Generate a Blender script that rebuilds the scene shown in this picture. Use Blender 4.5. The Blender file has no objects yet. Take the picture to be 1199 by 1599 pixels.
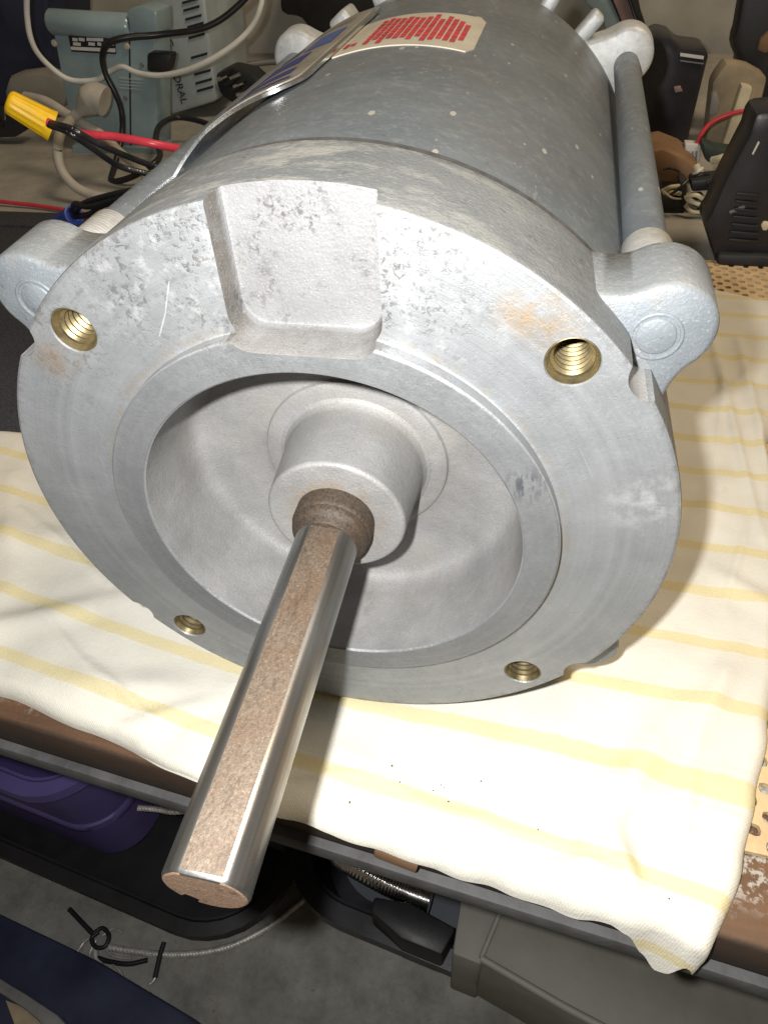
import bpy, bmesh, math, random
from mathutils import Vector, Matrix, noise
random.seed(7)
S = bpy.context.scene
C = S.collection
PI = math.pi
cos, sin, rad = math.cos, math.sin, math.radians

# ------------------------------------------------------------------ camera
CAM = Vector((0.04333, -0.12030, 0.12644))
RT = Vector((0.97988, 0.19414, -0.04638)).normalized()
FW = Vector((-0.17160, 0.70065, -0.69256)).normalized()
UP = RT.cross(FW).normalized()
FPX = 1093.16
cd = bpy.data.cameras.new("camera"); cam = bpy.data.objects.new("camera", cd); C.objects.link(cam)
cd.sensor_fit = 'HORIZONTAL'; cd.sensor_width = 36.0; cd.lens = FPX / 1199.0 * 36.0
cd.clip_start = 0.01; cd.clip_end = 60.0
cam.matrix_world = Matrix(((RT.x, UP.x, -FW.x, CAM.x), (RT.y, UP.y, -FW.y, CAM.y), (RT.z, UP.z, -FW.z, CAM.z), (0, 0, 0, 1)))
S.camera = cam

# ------------------------------------------------------------------ light: phone flash beside the lens + added warm fill
W = bpy.data.worlds.new("World"); S.world = W; W.use_nodes = True
bg = W.node_tree.nodes["Background"]
bg.inputs[0].default_value = (1.0, 0.82, 0.60, 1); bg.inputs[1].default_value = 0.085
fl = bpy.data.lights.new("phone_flash", 'POINT'); fl.energy = 3.9; fl.shadow_soft_size = 0.0028; fl.color = (1.0, 0.985, 0.955)
flo = bpy.data.objects.new("phone_flash", fl); C.objects.link(flo); flo.location = CAM + Vector((-0.0155, 0.0, 0.010))
rl = bpy.data.lights.new("warm_fill", 'AREA'); rl.energy = 9.0; rl.size = 0.4; rl.color = (1.0, 0.80, 0.56)  # unseen area lamp, added as warm fill for the towel and background
rlo = bpy.data.objects.new("warm_fill", rl); C.objects.link(rlo); rlo.location = (0.62, 0.22, 1.25); rlo.rotation_euler = (Vector((0, .1, -.08)) - rlo.location).to_track_quat('-Z', 'Y').to_euler()
S.view_settings.view_transform = 'Standard'; S.view_settings.look = 'None'
S.view_settings.exposure = 0.12; S.view_settings.gamma = 1.0; S.view_settings.use_curve_mapping = False

# ------------------------------------------------------------------ projection helpers used to lay things out at chosen depths
def rdir(px, py): return FW + RT * ((px - 599.5) / FPX) - UP * ((py - 799.5) / FPX)
def atY(px, py, Y): d = rdir(px, py); return CAM + d * ((Y - CAM.y) / d.y)
def atD(px, py, D): return CAM + rdir(px, py) * D
def atZ(px, py, Z): d = rdir(px, py); return CAM + d * ((Z - CAM.z) / d.z)
# ------------------------------------------------------------------ node materials
class NT:
    def __init__(s, name):
        s.m = bpy.data.materials.new(name); s.m.use_nodes = True; s.t = s.m.node_tree
        s.b = s.t.nodes["Principled BSDF"]; s.tc = None
    def n(s, ty, **kw):
        x = s.t.nodes.new(ty)
        for k, v in kw.items(): setattr(x, k, v)
        return x
    def set(s, sock, v):
        if isinstance(v, bpy.types.NodeSocket): s.t.links.new(v, sock)
        else: sock.default_value = v
    def obj(s):
        if not s.tc: s.tc = s.n('ShaderNodeNewGeometry')       # world metres: every thing is modelled where it stands
        return s.tc.outputs['Position']
    def map(s, v=None, sc=(1, 1, 1), rot=(0, 0, 0)):
        m = s.n('ShaderNodeMapping'); s.set(m.inputs[0], v or s.obj()); m.inputs['Scale'].default_value = sc; m.inputs['Rotation'].default_value = rot
        return m.outputs[0]
    def noise(s, scale, detail=4, rough=.55, vec=None, dist=0):
        x = s.n('ShaderNodeTexNoise'); s.set(x.inputs['Vector'], vec or s.obj()); x.inputs['Scale'].default_value = scale
        x.inputs['Detail'].default_value = detail; x.inputs['Roughness'].default_value = rough; x.inputs['Distortion'].default_value = dist
        return x.outputs[0]
    def vor(s, scale, vec=None, feat='F1'):
        x = s.n('ShaderNodeTexVoronoi', feature=feat); s.set(x.inputs['Vector'], vec or s.obj()); x.inputs['Scale'].default_value = scale
        return x.outputs['Distance']
    def ramp(s, f, a, b, lo=0.0, hi=1.0):
        x = s.n('ShaderNodeMapRange'); x.clamp = True; s.set(x.inputs[0], f)
        for i, v in enumerate((a, b, lo, hi)): x.inputs[i + 1].default_value = v
        return x.outputs[0]
    def math(s, op, a, b=0.0, c=0.0):
        x = s.n('ShaderNodeMath', operation=op); s.set(x.inputs[0], a); s.set(x.inputs[1], b); s.set(x.inputs[2], c)
        return x.outputs[0]
    def mix(s, f, a, b):
        x = s.n('ShaderNodeMix', data_type='RGBA'); s.set(x.inputs[0], f)
        s.set(x.inputs[6], a if isinstance(a, bpy.types.NodeSocket) else (*a, 1)); s.set(x.inputs[7], b if isinstance(b, bpy.types.NodeSocket) else (*b, 1))
        return x.outputs[2]
    def sep(s, v=None):
        x = s.n('ShaderNodeSeparateXYZ'); s.set(x.inputs[0], v or s.obj()); return x.outputs
    def spot(s, p, r0, r1):
        x = s.n('ShaderNodeVectorMath', operation='DISTANCE'); s.set(x.inputs[0], s.obj()); x.inputs[1].default_value = p
        return s.ramp(x.outputs['Value'], r0, r1, 1, 0)
    def line(s, a, b, w):          # mask along a straight scratch
        a, b = Vector(a), Vector(b); ba = b - a
        v = lambda op, x, y: (lambda n: (s.set(n.inputs[0], x), s.set(n.inputs[1], y), n)[2])(s.n('ShaderNodeVectorMath', operation=op))
        pa = v('SUBTRACT', s.obj(), tuple(a)).outputs[0]; t = s.ramp(v('DOT_PRODUCT', pa, tuple(ba / ba.length_squared)).outputs['Value'], 0, 1)
        sc = s.n('ShaderNodeVectorMath', operation='SCALE'); sc.inputs[0].default_value = ba; s.set(sc.inputs['Scale'], t)
        d = v('DISTANCE', pa, sc.outputs[0]).outputs['Value']
        return s.ramp(s.math('ADD', d, s.math('MULTIPLY', s.math('SUBTRACT', s.noise(700, 2), .5), w * 1.5)), w * .4, w, 1, 0)
    def out(s, col=None, rough=None, metal=None, bump=None, bstr=.2, bdist=.001, spec=None):
        if col is not None: s.set(s.b.inputs['Base Color'], col if isinstance(col, bpy.types.NodeSocket) else (*col, 1))
        if rough is not None: s.set(s.b.inputs['Roughness'], rough)
        if metal is not None: s.set(s.b.inputs['Metallic'], metal)
        if spec is not None: s.set(s.b.inputs['Specular IOR Level'], spec)
        if bump is not None:
            x = s.n('ShaderNodeBump'); x.inputs['Strength'].default_value = bstr; x.inputs['Distance'].default_value = bdist
            s.set(x.inputs['Height'], bump); s.t.links.new(x.outputs[0], s.b.inputs['Normal'])
        return s.m
def plain(name, col, rough=.5, metal=0.0, var=.25, scale=60, bstr=.1, bscale=None, spec=None):
    t = NT(name); n = t.noise(scale, 5)
    a = tuple(c * (1 - var) for c in col); b = tuple(min(1, c * (1 + var)) for c in col)
    return t.out(t.mix(t.ramp(n, .3, .7), a, b), t.ramp(n, .2, .8, max(rough - .08, .05), min(1, rough + .08)), metal, t.noise(bscale or scale * 6, 3), bstr, .0006, spec)

M = {}
def mk_face():      # machined aluminium face: lathe rings, oxide freckles, brown stains
    t = NT('machined_aluminium'); x, y, z = t.sep()
    r = t.math('SQRT', t.math('ADD', t.math('MULTIPLY', x, x), t.math('MULTIPLY', z, z)))
    cr = t.n('ShaderNodeCombineXYZ'); t.set(cr.inputs[0], r); ring = t.noise(2600, 2, .6, cr.outputs[0])
    ring2 = t.noise(330, 3, .6, cr.outputs[0])
    big = t.noise(34, 6, .68); mid = t.noise(130, 5, .65)
    col = t.mix(t.ramp(big, .32, .68), (.232, .244, .257), (.315, .326, .338))
    col = t.mix(t.math('MULTIPLY', t.ramp(ring2, .42, .7), .28), col, (.45, .47, .49))
    col = t.mix(t.ramp(ring, .35, .7, 0, .14), col, (.33, .345, .36))
    col = t.mix(t.ramp(t.noise(1400, 4, .7), .55, .75, 0, .25), col, (.31, .32, .33))
    # oxide freckles, thick round the top of the flange
    zone = t.math('MULTIPLY', t.ramp(z, .044, .060), t.ramp(t.math('ABSOLUTE', t.math('ADD', x, .007)), .028, .055, 1, 0))
    zone2 = t.math('MAXIMUM', zone, t.math('MULTIPLY', t.spot((-.058, 0, .050), .004, .020), .7))
    patch = t.ramp(t.noise(85, 5, .65), .40, .54)
    fr = t.math('MULTIPLY', patch, t.ramp(t.noise(620, 7, .74, None, .6), .50, .57))
    col = t.mix(t.math('MULTIPLY', t.math('MULTIPLY', fr, zone2), .78), col, (.12, .115, .11))
    wh = t.math('MULTIPLY', t.ramp(t.noise(210, 6, .72), .52, .64), t.math('ADD', t.math('MULTIPLY', zone, .40), .03))
    col = t.mix(wh, col, (.58, .59, .60))
    fr0 = t.math('MULTIPLY', t.math('MULTIPLY', t.ramp(t.noise(60, 4), .5, .65), t.ramp(t.noise(620, 6, .75), .60, .66)), .45)
    col = t.mix(fr0, col, (.24, .235, .23))
    # dark grime on the register ring
    gr = t.math('MULTIPLY', t.math('MULTIPLY', t.ramp(y, -.0036, -.0034, 1, 0), t.ramp(t.math('ADD', t.math('MULTIPLY', t.noise(60, 5, .7), .5), t.math('MULTIPLY', t.noise(900, 7, .74), .5)), .45, .58)), .50)
    col = t.mix(gr, col, (.20, .205, .215))
    onring = t.ramp(y, -.0036, -.0034, 1, 0)
    col = t.mix(t.math('MULTIPLY', onring, .42), col, (.15, .155, .162))
    pit = t.math('MULTIPLY', t.ramp(t.math('ADD', t.vor(1100), t.math('MULTIPLY', t.noise(2200, 2), .2)), .20, .27, 1, 0), t.ramp(t.noise(150, 5, .7), .50, .60))
    col = t.mix(t.math('MULTIPLY', pit, .65), col, (.10, .098, .095))
    gl = t.math('MULTIPLY', t.ramp(t.noise(2600, 3, .7), .60, .70), t.ramp(t.noise(95, 4), .4, .6, .05, .3)); col = t.mix(gl, col, (.50, .51, .52))
    seamd = t.math('MULTIPLY', t.ramp(t.math('ABSOLUTE', t.math('SUBTRACT', r, .0581)), .0, .0016, 1, 0), t.ramp(t.noise(200, 4), .42, .6)); col = t.mix(t.math('MULTIPLY', seamd, .55), col, (.30, .26, .20))
    rimd = t.math('MULTIPLY', t.ramp(r, .0795, .0822), t.ramp(t.noise(260, 6, .72), .48, .6)); col = t.mix(t.math('MULTIPLY', rimd, .6), col, (.17, .165, .16))
    # brown stains by the upper threaded hole
    st = t.math('MAXIMUM', t.spot(atY(826, 492, 0), .001, .008), t.math('MAXIMUM', t.spot(atY(868, 520, 0), .001, .006), t.math('MULTIPLY', t.spot((-.060, 0, .046), .001, .008), .7)))
    stn = t.math('MULTIPLY', st, t.ramp(t.noise(170, 5, .65), .40, .58))
    col = t.mix(t.math('MULTIPLY', stn, .85), col, (.30, .215, .125))
    ch = t.math('MULTIPLY', t.spot((.0735, 0, .0195), .001, .012), t.ramp(t.noise(200, 5, .7), .45, .6))
    col = t.mix(t.math('MULTIPLY', ch, .32), col, (.82, .83, .84))
    for a, b, w, k in (((264, 440), (258, 490), .00020, .6), ((258, 490), (249, 524), .00022, .6), ((690, 620), (722, 650), .00009, .3), ((905, 700), (925, 745), .00009, .3), ((640, 410), (668, 420), .00010, .4), ((150, 700), (166, 735), .00009, .3)):
        col = t.mix(t.math('MULTIPLY', t.line(atY(*a, 0), atY(*b, 0), w), k), col, (.62, .63, .64))
    sm = t.math('MULTIPLY', t.spot(atY(820, 758, -.0037), .001, .006), t.ramp(t.noise(700, 4, .7, t.map(None, (1, 1, .25))), .46, .54)); col = t.mix(sm, col, (.10, .105, .12))
    h = t.math('ADD', t.math('MULTIPLY', ring, .5), t.math('MULTIPLY', fr, -.8))
    h = t.math('ADD', h, t.math('ADD', t.math('MULTIPLY', pit, -.8), t.math('MULTIPLY', t.noise(1800, 3), .35)))
    return t.out(col, t.ramp(mid, .3, .7, .40, .58), .5, h, .28, .0005)
def mk_cast():      # sand-cast aluminium: grainy, slightly warm, dusty
    t = NT('cast_aluminium'); n = t.noise(46, 5, .6); g = t.noise(1500, 3, .6)
    col = t.mix(t.ramp(n, .3, .7), (.215, .214, .215), (.325, .322, .32))
    col = t.mix(t.ramp(t.noise(1900, 2), .66, .76, 0, .5), col, (.55, .55, .55))
    col = t.mix(t.math('MULTIPLY', t.ramp(t.noise(140, 6, .7), .60, .68), .55), col, (.22, .215, .21))
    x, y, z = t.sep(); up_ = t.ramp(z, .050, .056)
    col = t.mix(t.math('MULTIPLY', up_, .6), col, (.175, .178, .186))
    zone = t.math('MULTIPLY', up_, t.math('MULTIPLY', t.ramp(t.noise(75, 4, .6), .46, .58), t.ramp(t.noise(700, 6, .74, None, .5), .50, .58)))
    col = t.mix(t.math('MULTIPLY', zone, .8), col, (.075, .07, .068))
    dirt = t.math('MULTIPLY', t.math('MULTIPLY', up_, t.math('MULTIPLY', t.ramp(y, -.0045, -.003), t.ramp(y, .0045, .0056, 1, 0))), t.ramp(t.noise(240, 5, .7), .3, .62, .35, .9))
    col = t.mix(dirt, col, (.10, .09, .078))
    col = t.mix(t.math('MULTIPLY', t.ramp(t.noise(33, 4), .55, .70), .35), col, (.28, .25, .22))
    r2 = t.math('SQRT', t.math('ADD', t.math('MULTIPLY', x, x), t.math('MULTIPLY', z, z)))
    hubr = t.math('MULTIPLY', t.ramp(r2, .0104, .0150, 1, 0), t.ramp(t.noise(420, 5, .7), .38, .58)); col = t.mix(t.math('MULTIPLY', hubr, .55), col, (.26, .18, .10))
    sand = t.math('MULTIPLY', t.ramp(t.noise(2300, 3, .7), .54, .66), .34); col = t.mix(sand, col, (.11, .107, .104))
    gl = t.math('MULTIPLY', t.ramp(t.noise(2900, 2, .6), .62, .70), .55); col = t.mix(gl, col, (.42, .42, .42))
    dust = t.math('MULTIPLY', t.math('MULTIPLY', t.ramp(r2, .020, .027), t.ramp(r2, .0270, .036, 1, 0)), t.ramp(t.noise(120, 5, .7), .40, .6)); col = t.mix(t.math('MULTIPLY', dust, .35), col, (.31, .285, .255))
    return t.out(col, t.ramp(n, .3, .7, .5, .66), .22, t.math('ADD', g, t.noise(400, 4)), .40, .0004)
def mk_rim():       # grey paint worn back to cream oxide on the end bell's rim
    t = NT('worn_rim_paint'); a = t.noise(70, 6, .7, t.map(None, (1, 2.2, 1))); b = t.noise(380, 5, .7); x, y, z = t.sep()
    col = t.mix(t.ramp(t.noise(25, 4), .3, .7), (.165, .178, .187), (.235, .248, .256))
    zz = t.math('MULTIPLY', t.ramp(z, .050, .078), t.ramp(x, .060, .0, .25, 1))
    w = t.math('MULTIPLY', t.ramp(t.math('ADD', a, t.math('MULTIPLY', b, .25)), .60, .74), zz)
    col = t.mix(t.math('MULTIPLY', w, .65), col, (.44, .44, .40))
    d = t.math('MULTIPLY', t.ramp(t.noise(290, 6, .75), .60, .68), .8)
    col = t.mix(d, col, (.13, .125, .12))
    sd = t.math('MULTIPLY', t.ramp(y, .0275, .0302), t.ramp(t.noise(330, 6, .72), .40, .58)); col = t.mix(t.math('MULTIPLY', sd, .75), col, (.10, .09, .08))
    gr = t.math('MULTIPLY', t.ramp(t.noise(900, 5, .72), .54, .66), .4); col = t.mix(gr, col, (.36, .37, .37))
    return t.out(col, .5, .25, t.math('ADD', b, t.noise(1200, 3)), .32, .0005)
def mk_paint():     # grey shell paint with cream over-spray specks, scuffs and thin patches
    t = NT('grey_shell_paint'); n = t.noise(30, 5, .65)
    col = t.mix(t.ramp(n, .3, .7), (.128, .149, .166), (.19, .214, .234))
    col = t.mix(t.math('MULTIPLY', t.ramp(t.noise(22, 3), .5, .75), .45), col, (.19, .175, .17))
    cl = t.math('MULTIPLY', t.ramp(t.noise(260, 7, .78), .50, .66), .32); col = t.mix(cl, col, (.34, .37, .385))
    dk = t.math('MULTIPLY', t.ramp(t.noise(420, 6, .75), .58, .68), .45); col = t.mix(dk, col, (.085, .09, .095))
    for sc, lo, base in ((120, .72, .10), (230, .55, .12)):
        v = t.n('ShaderNodeTexVoronoi'); t.set(v.inputs['Vector'], t.map(None, (1, .42, 1))); v.inputs['Scale'].default_value = sc
        rnd = t.sep(v.outputs['Color'])[0]; lim = t.math('MULTIPLY', t.ramp(rnd, lo, 1), base + .08)
        d = t.math('SUBTRACT', t.math('ADD', v.outputs['Distance'], t.math('MULTIPLY', t.noise(1200, 3), .06)), t.math('ADD', lim, .02))
        m = t.math('MULTIPLY', t.ramp(d, -.01, .015, 1, 0), t.ramp(rnd, lo, lo + .02)); col = t.mix(t.math('MULTIPLY', m, .8), col, (.50, .49, .43))
    v2 = t.map(None, (1, .3, 1)); s2 = t.math('MULTIPLY', t.ramp(t.noise(420, 5, .72, v2), .63, .69), t.ramp(t.noise(24, 4), .42, .56))
    col = t.mix(t.math('MULTIPLY', s2, .65), col, (.46, .47, .45))
    return t.out(col, t.ramp(t.noise(90, 5, .7), .3, .7, .32, .56), .15, t.math('ADD', t.noise(900, 3), t.noise(160, 4)), .16, .0004)
def mk_galv():
    t = NT('cast_lug_metal'); n = t.noise(300, 5, .7)
    col = t.mix(t.ramp(n, .3, .7), (.42, .43, .43), (.58, .59, .58))
    col = t.mix(t.math('MULTIPLY', t.ramp(t.noise(700, 4, .7), .62, .68), .6), col, (.2, .2, .2))
    return t.out(col, .55, .35, n, .3, .0005)
def mk_thread():
    t = NT('zinc_thread'); x, y, z = t.sep(); w = t.math('SINE', t.math('MULTIPLY', t.math('ADD', y, t.math('MULTIPLY', t.noise(300, 3), .0008)), 6283 / 1.2))
    col = t.mix(t.ramp(t.noise(500, 4), .3, .7), (.55, .56, .55), (.74, .75, .74))
    return t.out(col, .5, .35, w, .10, .0002)
def mk_rust(name, a, b, c):
    t = NT(name); n = t.noise(1700, 5, .68, t.map(None, (1, .6, 1))); m = t.noise(110, 5, .65)
    col = t.mix(t.ramp(n, .32, .66), a, b); col = t.mix(t.math('MULTIPLY', t.ramp(m, .45, .7), .6), col, c)
    sp = t.ramp(t.noise(1500, 5, .75), .58, .68, 0, .6); col = t.mix(sp, col, tuple(k * 1.9 for k in b)); dk = t.ramp(t.noise(260, 6, .75, t.map(None, (1, .25, 1))), .56, .68, 0, .65); col = t.mix(dk, col, tuple(k * .45 for k in a))
    return t.out(col, .62, .3, t.math('ADD', n, t.noise(2200, 3, .7)), .35, .0004)
def mk_steel():
    t = NT('polished_steel'); v = t.map(None, (1, .02, 1)); n = t.noise(900, 3, .6, v); m = t.noise(60, 4, .6)
    col = t.mix(t.ramp(n, .3, .7), (.26, .26, .255), (.42, .42, .41))
    col = t.mix(t.math('MULTIPLY', t.ramp(m, .42, .7), .45), col, (.24, .19, .14))
    col = t.mix(t.math('MULTIPLY', t.ramp(t.noise(1500, 3, .7), .60, .72), .45), col, (.22, .20, .18))
    return t.out(col, t.ramp(m, .3, .7, .24, .38), .95, n, .12, .0002)
def mk_cloth():
    t = NT('striped_towel'); uv = t.n('ShaderNodeUVMap'); uv.uv_map = 'UVMap'; s = t.sep(uv.outputs[0])
    weave_ = t.noise(900, 3, .6); w = t.noise(160, 3); f = t.math('FRACT', t.math('ADD', s[1], t.math('MULTIPLY', t.math('SUBTRACT', w, .5), .05)))
    d = t.math('ABSOLUTE', t.math('SUBTRACT', f, .5)); m = t.ramp(t.math('ADD', d, t.math('MULTIPLY', t.math('SUBTRACT', weave_, .5), .03)), .085, .115, 1, 0)
    edge = t.math('MULTIPLY', t.ramp(t.math('ABSOLUTE', t.math('SUBTRACT', d, .165)), .0, .012, 1, 0), .35)
    weave = t.noise(1500, 3, .6, t.map(None, (1, 1, .3)))
    base = t.mix(t.ramp(t.noise(40, 4), .3, .7), (.66, .64, .57), (.76, .74, .665))
    yel = t.mix(t.ramp(weave, .3, .7), (.66, .555, .26), (.735, .64, .33))
    col = t.mix(t.math('MULTIPLY', t.math('MAXIMUM', m, edge), .70), base, yel)
    col = t.mix(t.math('MULTIPLY', t.ramp(t.noise(55, 5, .7), .62, .74), .35), col, (.58, .52, .42))
    cvx, cvy, cvz = t.sep(); thread = t.math('MULTIPLY', t.math('SINE', t.math('MULTIPLY', cvx, 6283 / .85)), t.math('SINE', t.math('MULTIPLY', t.math('ADD', cvy, t.math('MULTIPLY', cvx, .1)), 6283 / .85)))
    col = t.mix(t.ramp(thread, .2, .9, 0, .05), col, (.45, .42, .35)); col = t.mix(t.math('MULTIPLY', t.ramp(t.noise(900, 5, .75), .66, .72), .25), col, (.36, .32, .26))
    fib = t.math('ADD', weave, t.math('MULTIPLY', t.noise(500, 4), .8))
    return t.out(col, .9, 0, t.math('ADD', fib, t.math('MULTIPLY', thread, .18)), .32, .0006, .12)
def mk_bench():
    t = NT('bench_top_surface'); uv = t.n('ShaderNodeUVMap'); uv.uv_map = 'UVMap'; u = t.sep(uv.outputs[0])   # u.y = metres back from the front edge
    g = t.noise(60, 5, .65, t.map(None, (.12, 1.6, 1)))
    wood = t.mix(t.ramp(g, .3, .7), (.065, .034, .019), (.18, .092, .044))
    wood = t.mix(t.math('MULTIPLY', t.ramp(t.noise(25, 4), .45, .7), .6), wood, (.10, .06, .035))
    wood = t.mix(t.ramp(u[1], .0004, .0016, .75, 0), wood, (.030, .020, .014))
    gs = t.noise(28, 6, .7)
    grey = t.mix(t.ramp(gs, .3, .7), (.30, .285, .25), (.43, .405, .355))
    grey = t.mix(t.math('MULTIPLY', t.ramp(t.noise(120, 6, .7), .55, .7), .5), grey, (.22, .20, .17))
    far = t.ramp(t.math('ADD', u[1], t.math('MULTIPLY', t.noise(30, 5), .02)), .052, .060)
    col = t.mix(far, wood, grey)
    chip = t.math('MULTIPLY', t.ramp(t.noise(260, 6, .75), .50, .56), t.math('MULTIPLY', t.ramp(t.math('ADD', u[1], t.math('MULTIPLY', t.noise(90, 4), .016)), .014, .024), t.ramp(u[1], .056, .066, 1, 0)))
    col = t.mix(t.math('MULTIPLY', chip, .8), col, (.44, .42, .37))
    return t.out(col, .75, 0, t.noise(200, 6, .7), .5, .001)
def mk_concrete():
    t = NT('concrete'); n = t.noise(9, 7, .7); f = t.noise(160, 5, .7)
    col = t.mix(t.ramp(t.noise(22, 7, .72), .34, .66), (.19, .19, .172), (.37, .365, .335)); col = t.mix(t.math('MULTIPLY', t.ramp(n, .5, .64), .5), col, (.13, .125, .11)); col = t.mix(t.ramp(f, .55, .75, 0, .6), col, (.16, .16, .145))
    return t.out(col, .9, 0, f, .5, .002)
M['face'] = mk_face(); M['cast'] = mk_cast(); M['rim'] = mk_rim(); M['paint'] = mk_paint(); M['galv'] = mk_galv()
M['thread'] = mk_thread(); M['rust'] = mk_rust('rusty_flat', (.068, .050, .036), (.150, .116, .086), (.095, .055, .030))
M['rust_end'] = mk_rust('rusty_end', (.17, .105, .066), (.29, .20, .14), (.23, .13, .07))
M['collar'] = mk_rust('stained_collar', (.022, .016, .013), (.10, .074, .054), (.065, .04, .022))
M['steel'] = mk_steel(); M['cloth'] = mk_cloth(); M['bench'] = mk_bench(); M['concrete'] = mk_concrete()
M['brass'] = plain('brass', (.215, .175, .095), .42, .8, .35, 320, .04)
def mk_lug():
    t = NT('lug_paint'); n = t.noise(70, 5, .65); g = t.noise(1300, 4, .65)
    col = t.mix(t.ramp(n, .3, .7), (.155, .173, .19), (.21, .232, .254)); col = t.mix(t.math('MULTIPLY', t.ramp(t.noise(330, 6, .75), .60, .66), .6), col, (.09, .09, .09))
    col = t.mix(t.math('MULTIPLY', t.ramp(t.noise(1700, 3), .60, .70), .35), col, (.42, .45, .47)); col = t.mix(t.math('MULTIPLY', t.ramp(t.noise(110, 5, .7), .58, .68), .35), col, (.25, .22, .18))
    return t.out(col, .5, .15, t.math('ADD', g, t.noise(260, 4)), .35, .0005)
M['lugface'] = mk_lug()
M['chrome'] = plain('bright_tin', (.75, .75, .74), .2, 1, .1, 90, .06)
M['plate'] = plain('plate_print_metal', (.62, .58, .52), .3, .7, .15, 50, .05)
M['navy_ink'] = plain('navy_ink', (.035, .045, .24), .4, .1, .2, 90)
M['blue_ink'] = plain('blue_ink', (.07, .14, .42), .4, .1, .2, 90)
M['label'] = plain('label_paper', (.55, .51, .42), .5, 0, .10, 80)
M['red_ink'] = plain('red_ink', (.62, .045, .06), .5, 0, .25, 300)
M['dark'] = plain('dark_hole', (.02, .02, .02), .8)
M['black'] = plain('black_plastic', (.016, .016, .018), .5, 0, .3, 40, .15)
M['blacksatin'] = plain('black_satin', (.02, .02, .026), .35, 0, .3, 40, .1)
M['navy'] = plain('navy_plastic', (.022, .028, .060), .5, 0, .3, 30, .15)
M['mat'] = plain('black_foam', (.035, .037, .045), .95, 0, .5, 700, .8, 900)
M['yellow'] = plain('yellow_nut', (.86, .52, .008), .42, 0, .08, 90, .05)
M['blue_nut'] = plain('blue_nut', (.03, .06, .30), .4, 0, .2, 120)
M['red_wire'] = plain('red_insulation', (.60, .045, .07), .35, 0, .12, 90, .04)
M['black_wire'] = plain('black_insulation', (.014, .014, .016), .35, 0, .3, 90, .05)
M['white_ink'] = plain('white_ink', (.66, .66, .64), .6, 0, .1)
M['white_cord'] = plain('white_cord', (.66, .66, .62), .5, 0, .1, 60)
M['grey_cord'] = plain('grey_cord', (.46, .43, .37), .55, 0, .15, 60)
M['teal'] = plain('teal_enamel', (.285, .385, .42), .24, .1, .18, 25, .2)
M['steelblue'] = plain('blue_grey_enamel', (.40, .46, .48), .45, .1, .15, 25, .15)
M['purple'] = plain('purple_plastic', (.12, .095, .28), .45, 0, .12, 25, .08)
M['olive'] = plain('olive_grey_plastic', (.20, .195, .165), .6, 0, .15, 30, .3)
M['greybox'] = plain('grey_plastic', (.25, .24, .215), .6, 0, .15, 30, .2)
M['liner'] = plain('tan_rubber_liner', (.60, .44, .25), .8, 0, .15, 120, .4)
M['tan'] = plain('tan_board', (.34, .28, .19), .8, 0, .25, 40, .4)
M['cream'] = plain('cream_plastic', (.62, .55, .38), .6, 0, .15, 50)
M['brown'] = plain('brown_board', (.26, .15, .08), .8, 0, .25, 40, .3)
M['pink'] = plain('rusty_pink_paint', (.30, .20, .19), .6, 0, .2, 60, .3)
M['lip'] = plain('grey_steel_lip', (.20, .205, .21), .55, .2, .2, 40, .2)
M['rope'] = plain('steel_rope', (.62, .60, .56), .45, .4, .3, 300, .2)
M['wall'] = plain('grey_wall', (.46, .45, .405), .9, 0, .2, 14, .3)
M['green'] = plain('dark_green_board', (.03, .05, .04), .6, 0, .3, 60)
M['edge_steel'] = plain('dull_edge_steel', (.085, .085, .085), .7, .1, .35, 70, .4)
M['slate'] = plain('slate_plastic', (.11, .12, .145), .5, 0, .15, 30)
M['gap_shade'] = plain('joint_shade', (.030, .027, .024), .9, 0, .5, 300, .4)
M['crumb'] = plain('grit', (.10, .09, .07), .9)

# ------------------------------------------------------------------ mesh helpers
def tag(o, label, cat, group=None, kind=None):
    if label: o['label'] = label
    if cat: o['category'] = cat
    if group: o['group'] = group
    if kind: o['kind'] = kind
    return o
def empty(name, loc, label, cat, group=None):
    o = bpy.data.objects.new(name, None); C.objects.link(o); o.location = loc; o.empty_display_size = .01
    return tag(o, label, cat, group)
def mkobj(name, bm, mats, parent=None, smooth=35):
    me = bpy.data.meshes.new(name)
    if smooth:
        bm.normal_update()
        for f in bm.faces: f.smooth = True
        for e in bm.edges:
            if len(e.link_faces) == 2 and e.calc_face_angle(0) > rad(smooth): e.smooth = False
    bm.to_mesh(me); bm.free()
    for m in (mats if isinstance(mats, (list, tuple)) else [mats]): me.materials.append(m)
    o = bpy.data.objects.new(name, me); C.objects.link(o)
    if parent:
        o.parent = parent
        p = parent; off = Vector((0, 0, 0))
        while p: off += p.location; p = p.parent
        o.location = (0, 0, 0); me.transform(Matrix.Translation(-off))     # meshes are modelled in world metres
    return o
def lathe(bm, prof, seg=96, axis='Y', c=(0, 0, 0), closed=False, mi=0, rot=None):
    rings = []; c = Vector(c)
    for r, y in prof:
        if r < 1e-7: rings.append([bm.verts.new(_ax(0, 0, y, axis, rot) + c)])
        else: rings.append([bm.verts.new(_ax(r * cos(2 * PI * k / seg), r * sin(2 * PI * k / seg), y, axis, rot) + c) for k in range(seg)])
    prs = list(zip(rings, rings[1:])) + ([(rings[-1], rings[0])] if closed else [])
    fs = []
    for a, b in prs:
        if len(a) == 1 and len(b) == 1: continue
        for k in range(seg):
            k2 = (k + 1) % seg
            if len(a) == 1: f = bm.faces.new((a[0], b[k2], b[k]))
            elif len(b) == 1: f = bm.faces.new((a[k], a[k2], b[0]))
            else: f = bm.faces.new((a[k], a[k2], b[k2], b[k]))
            f.material_index = mi; fs.append(f)
    return fs
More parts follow.
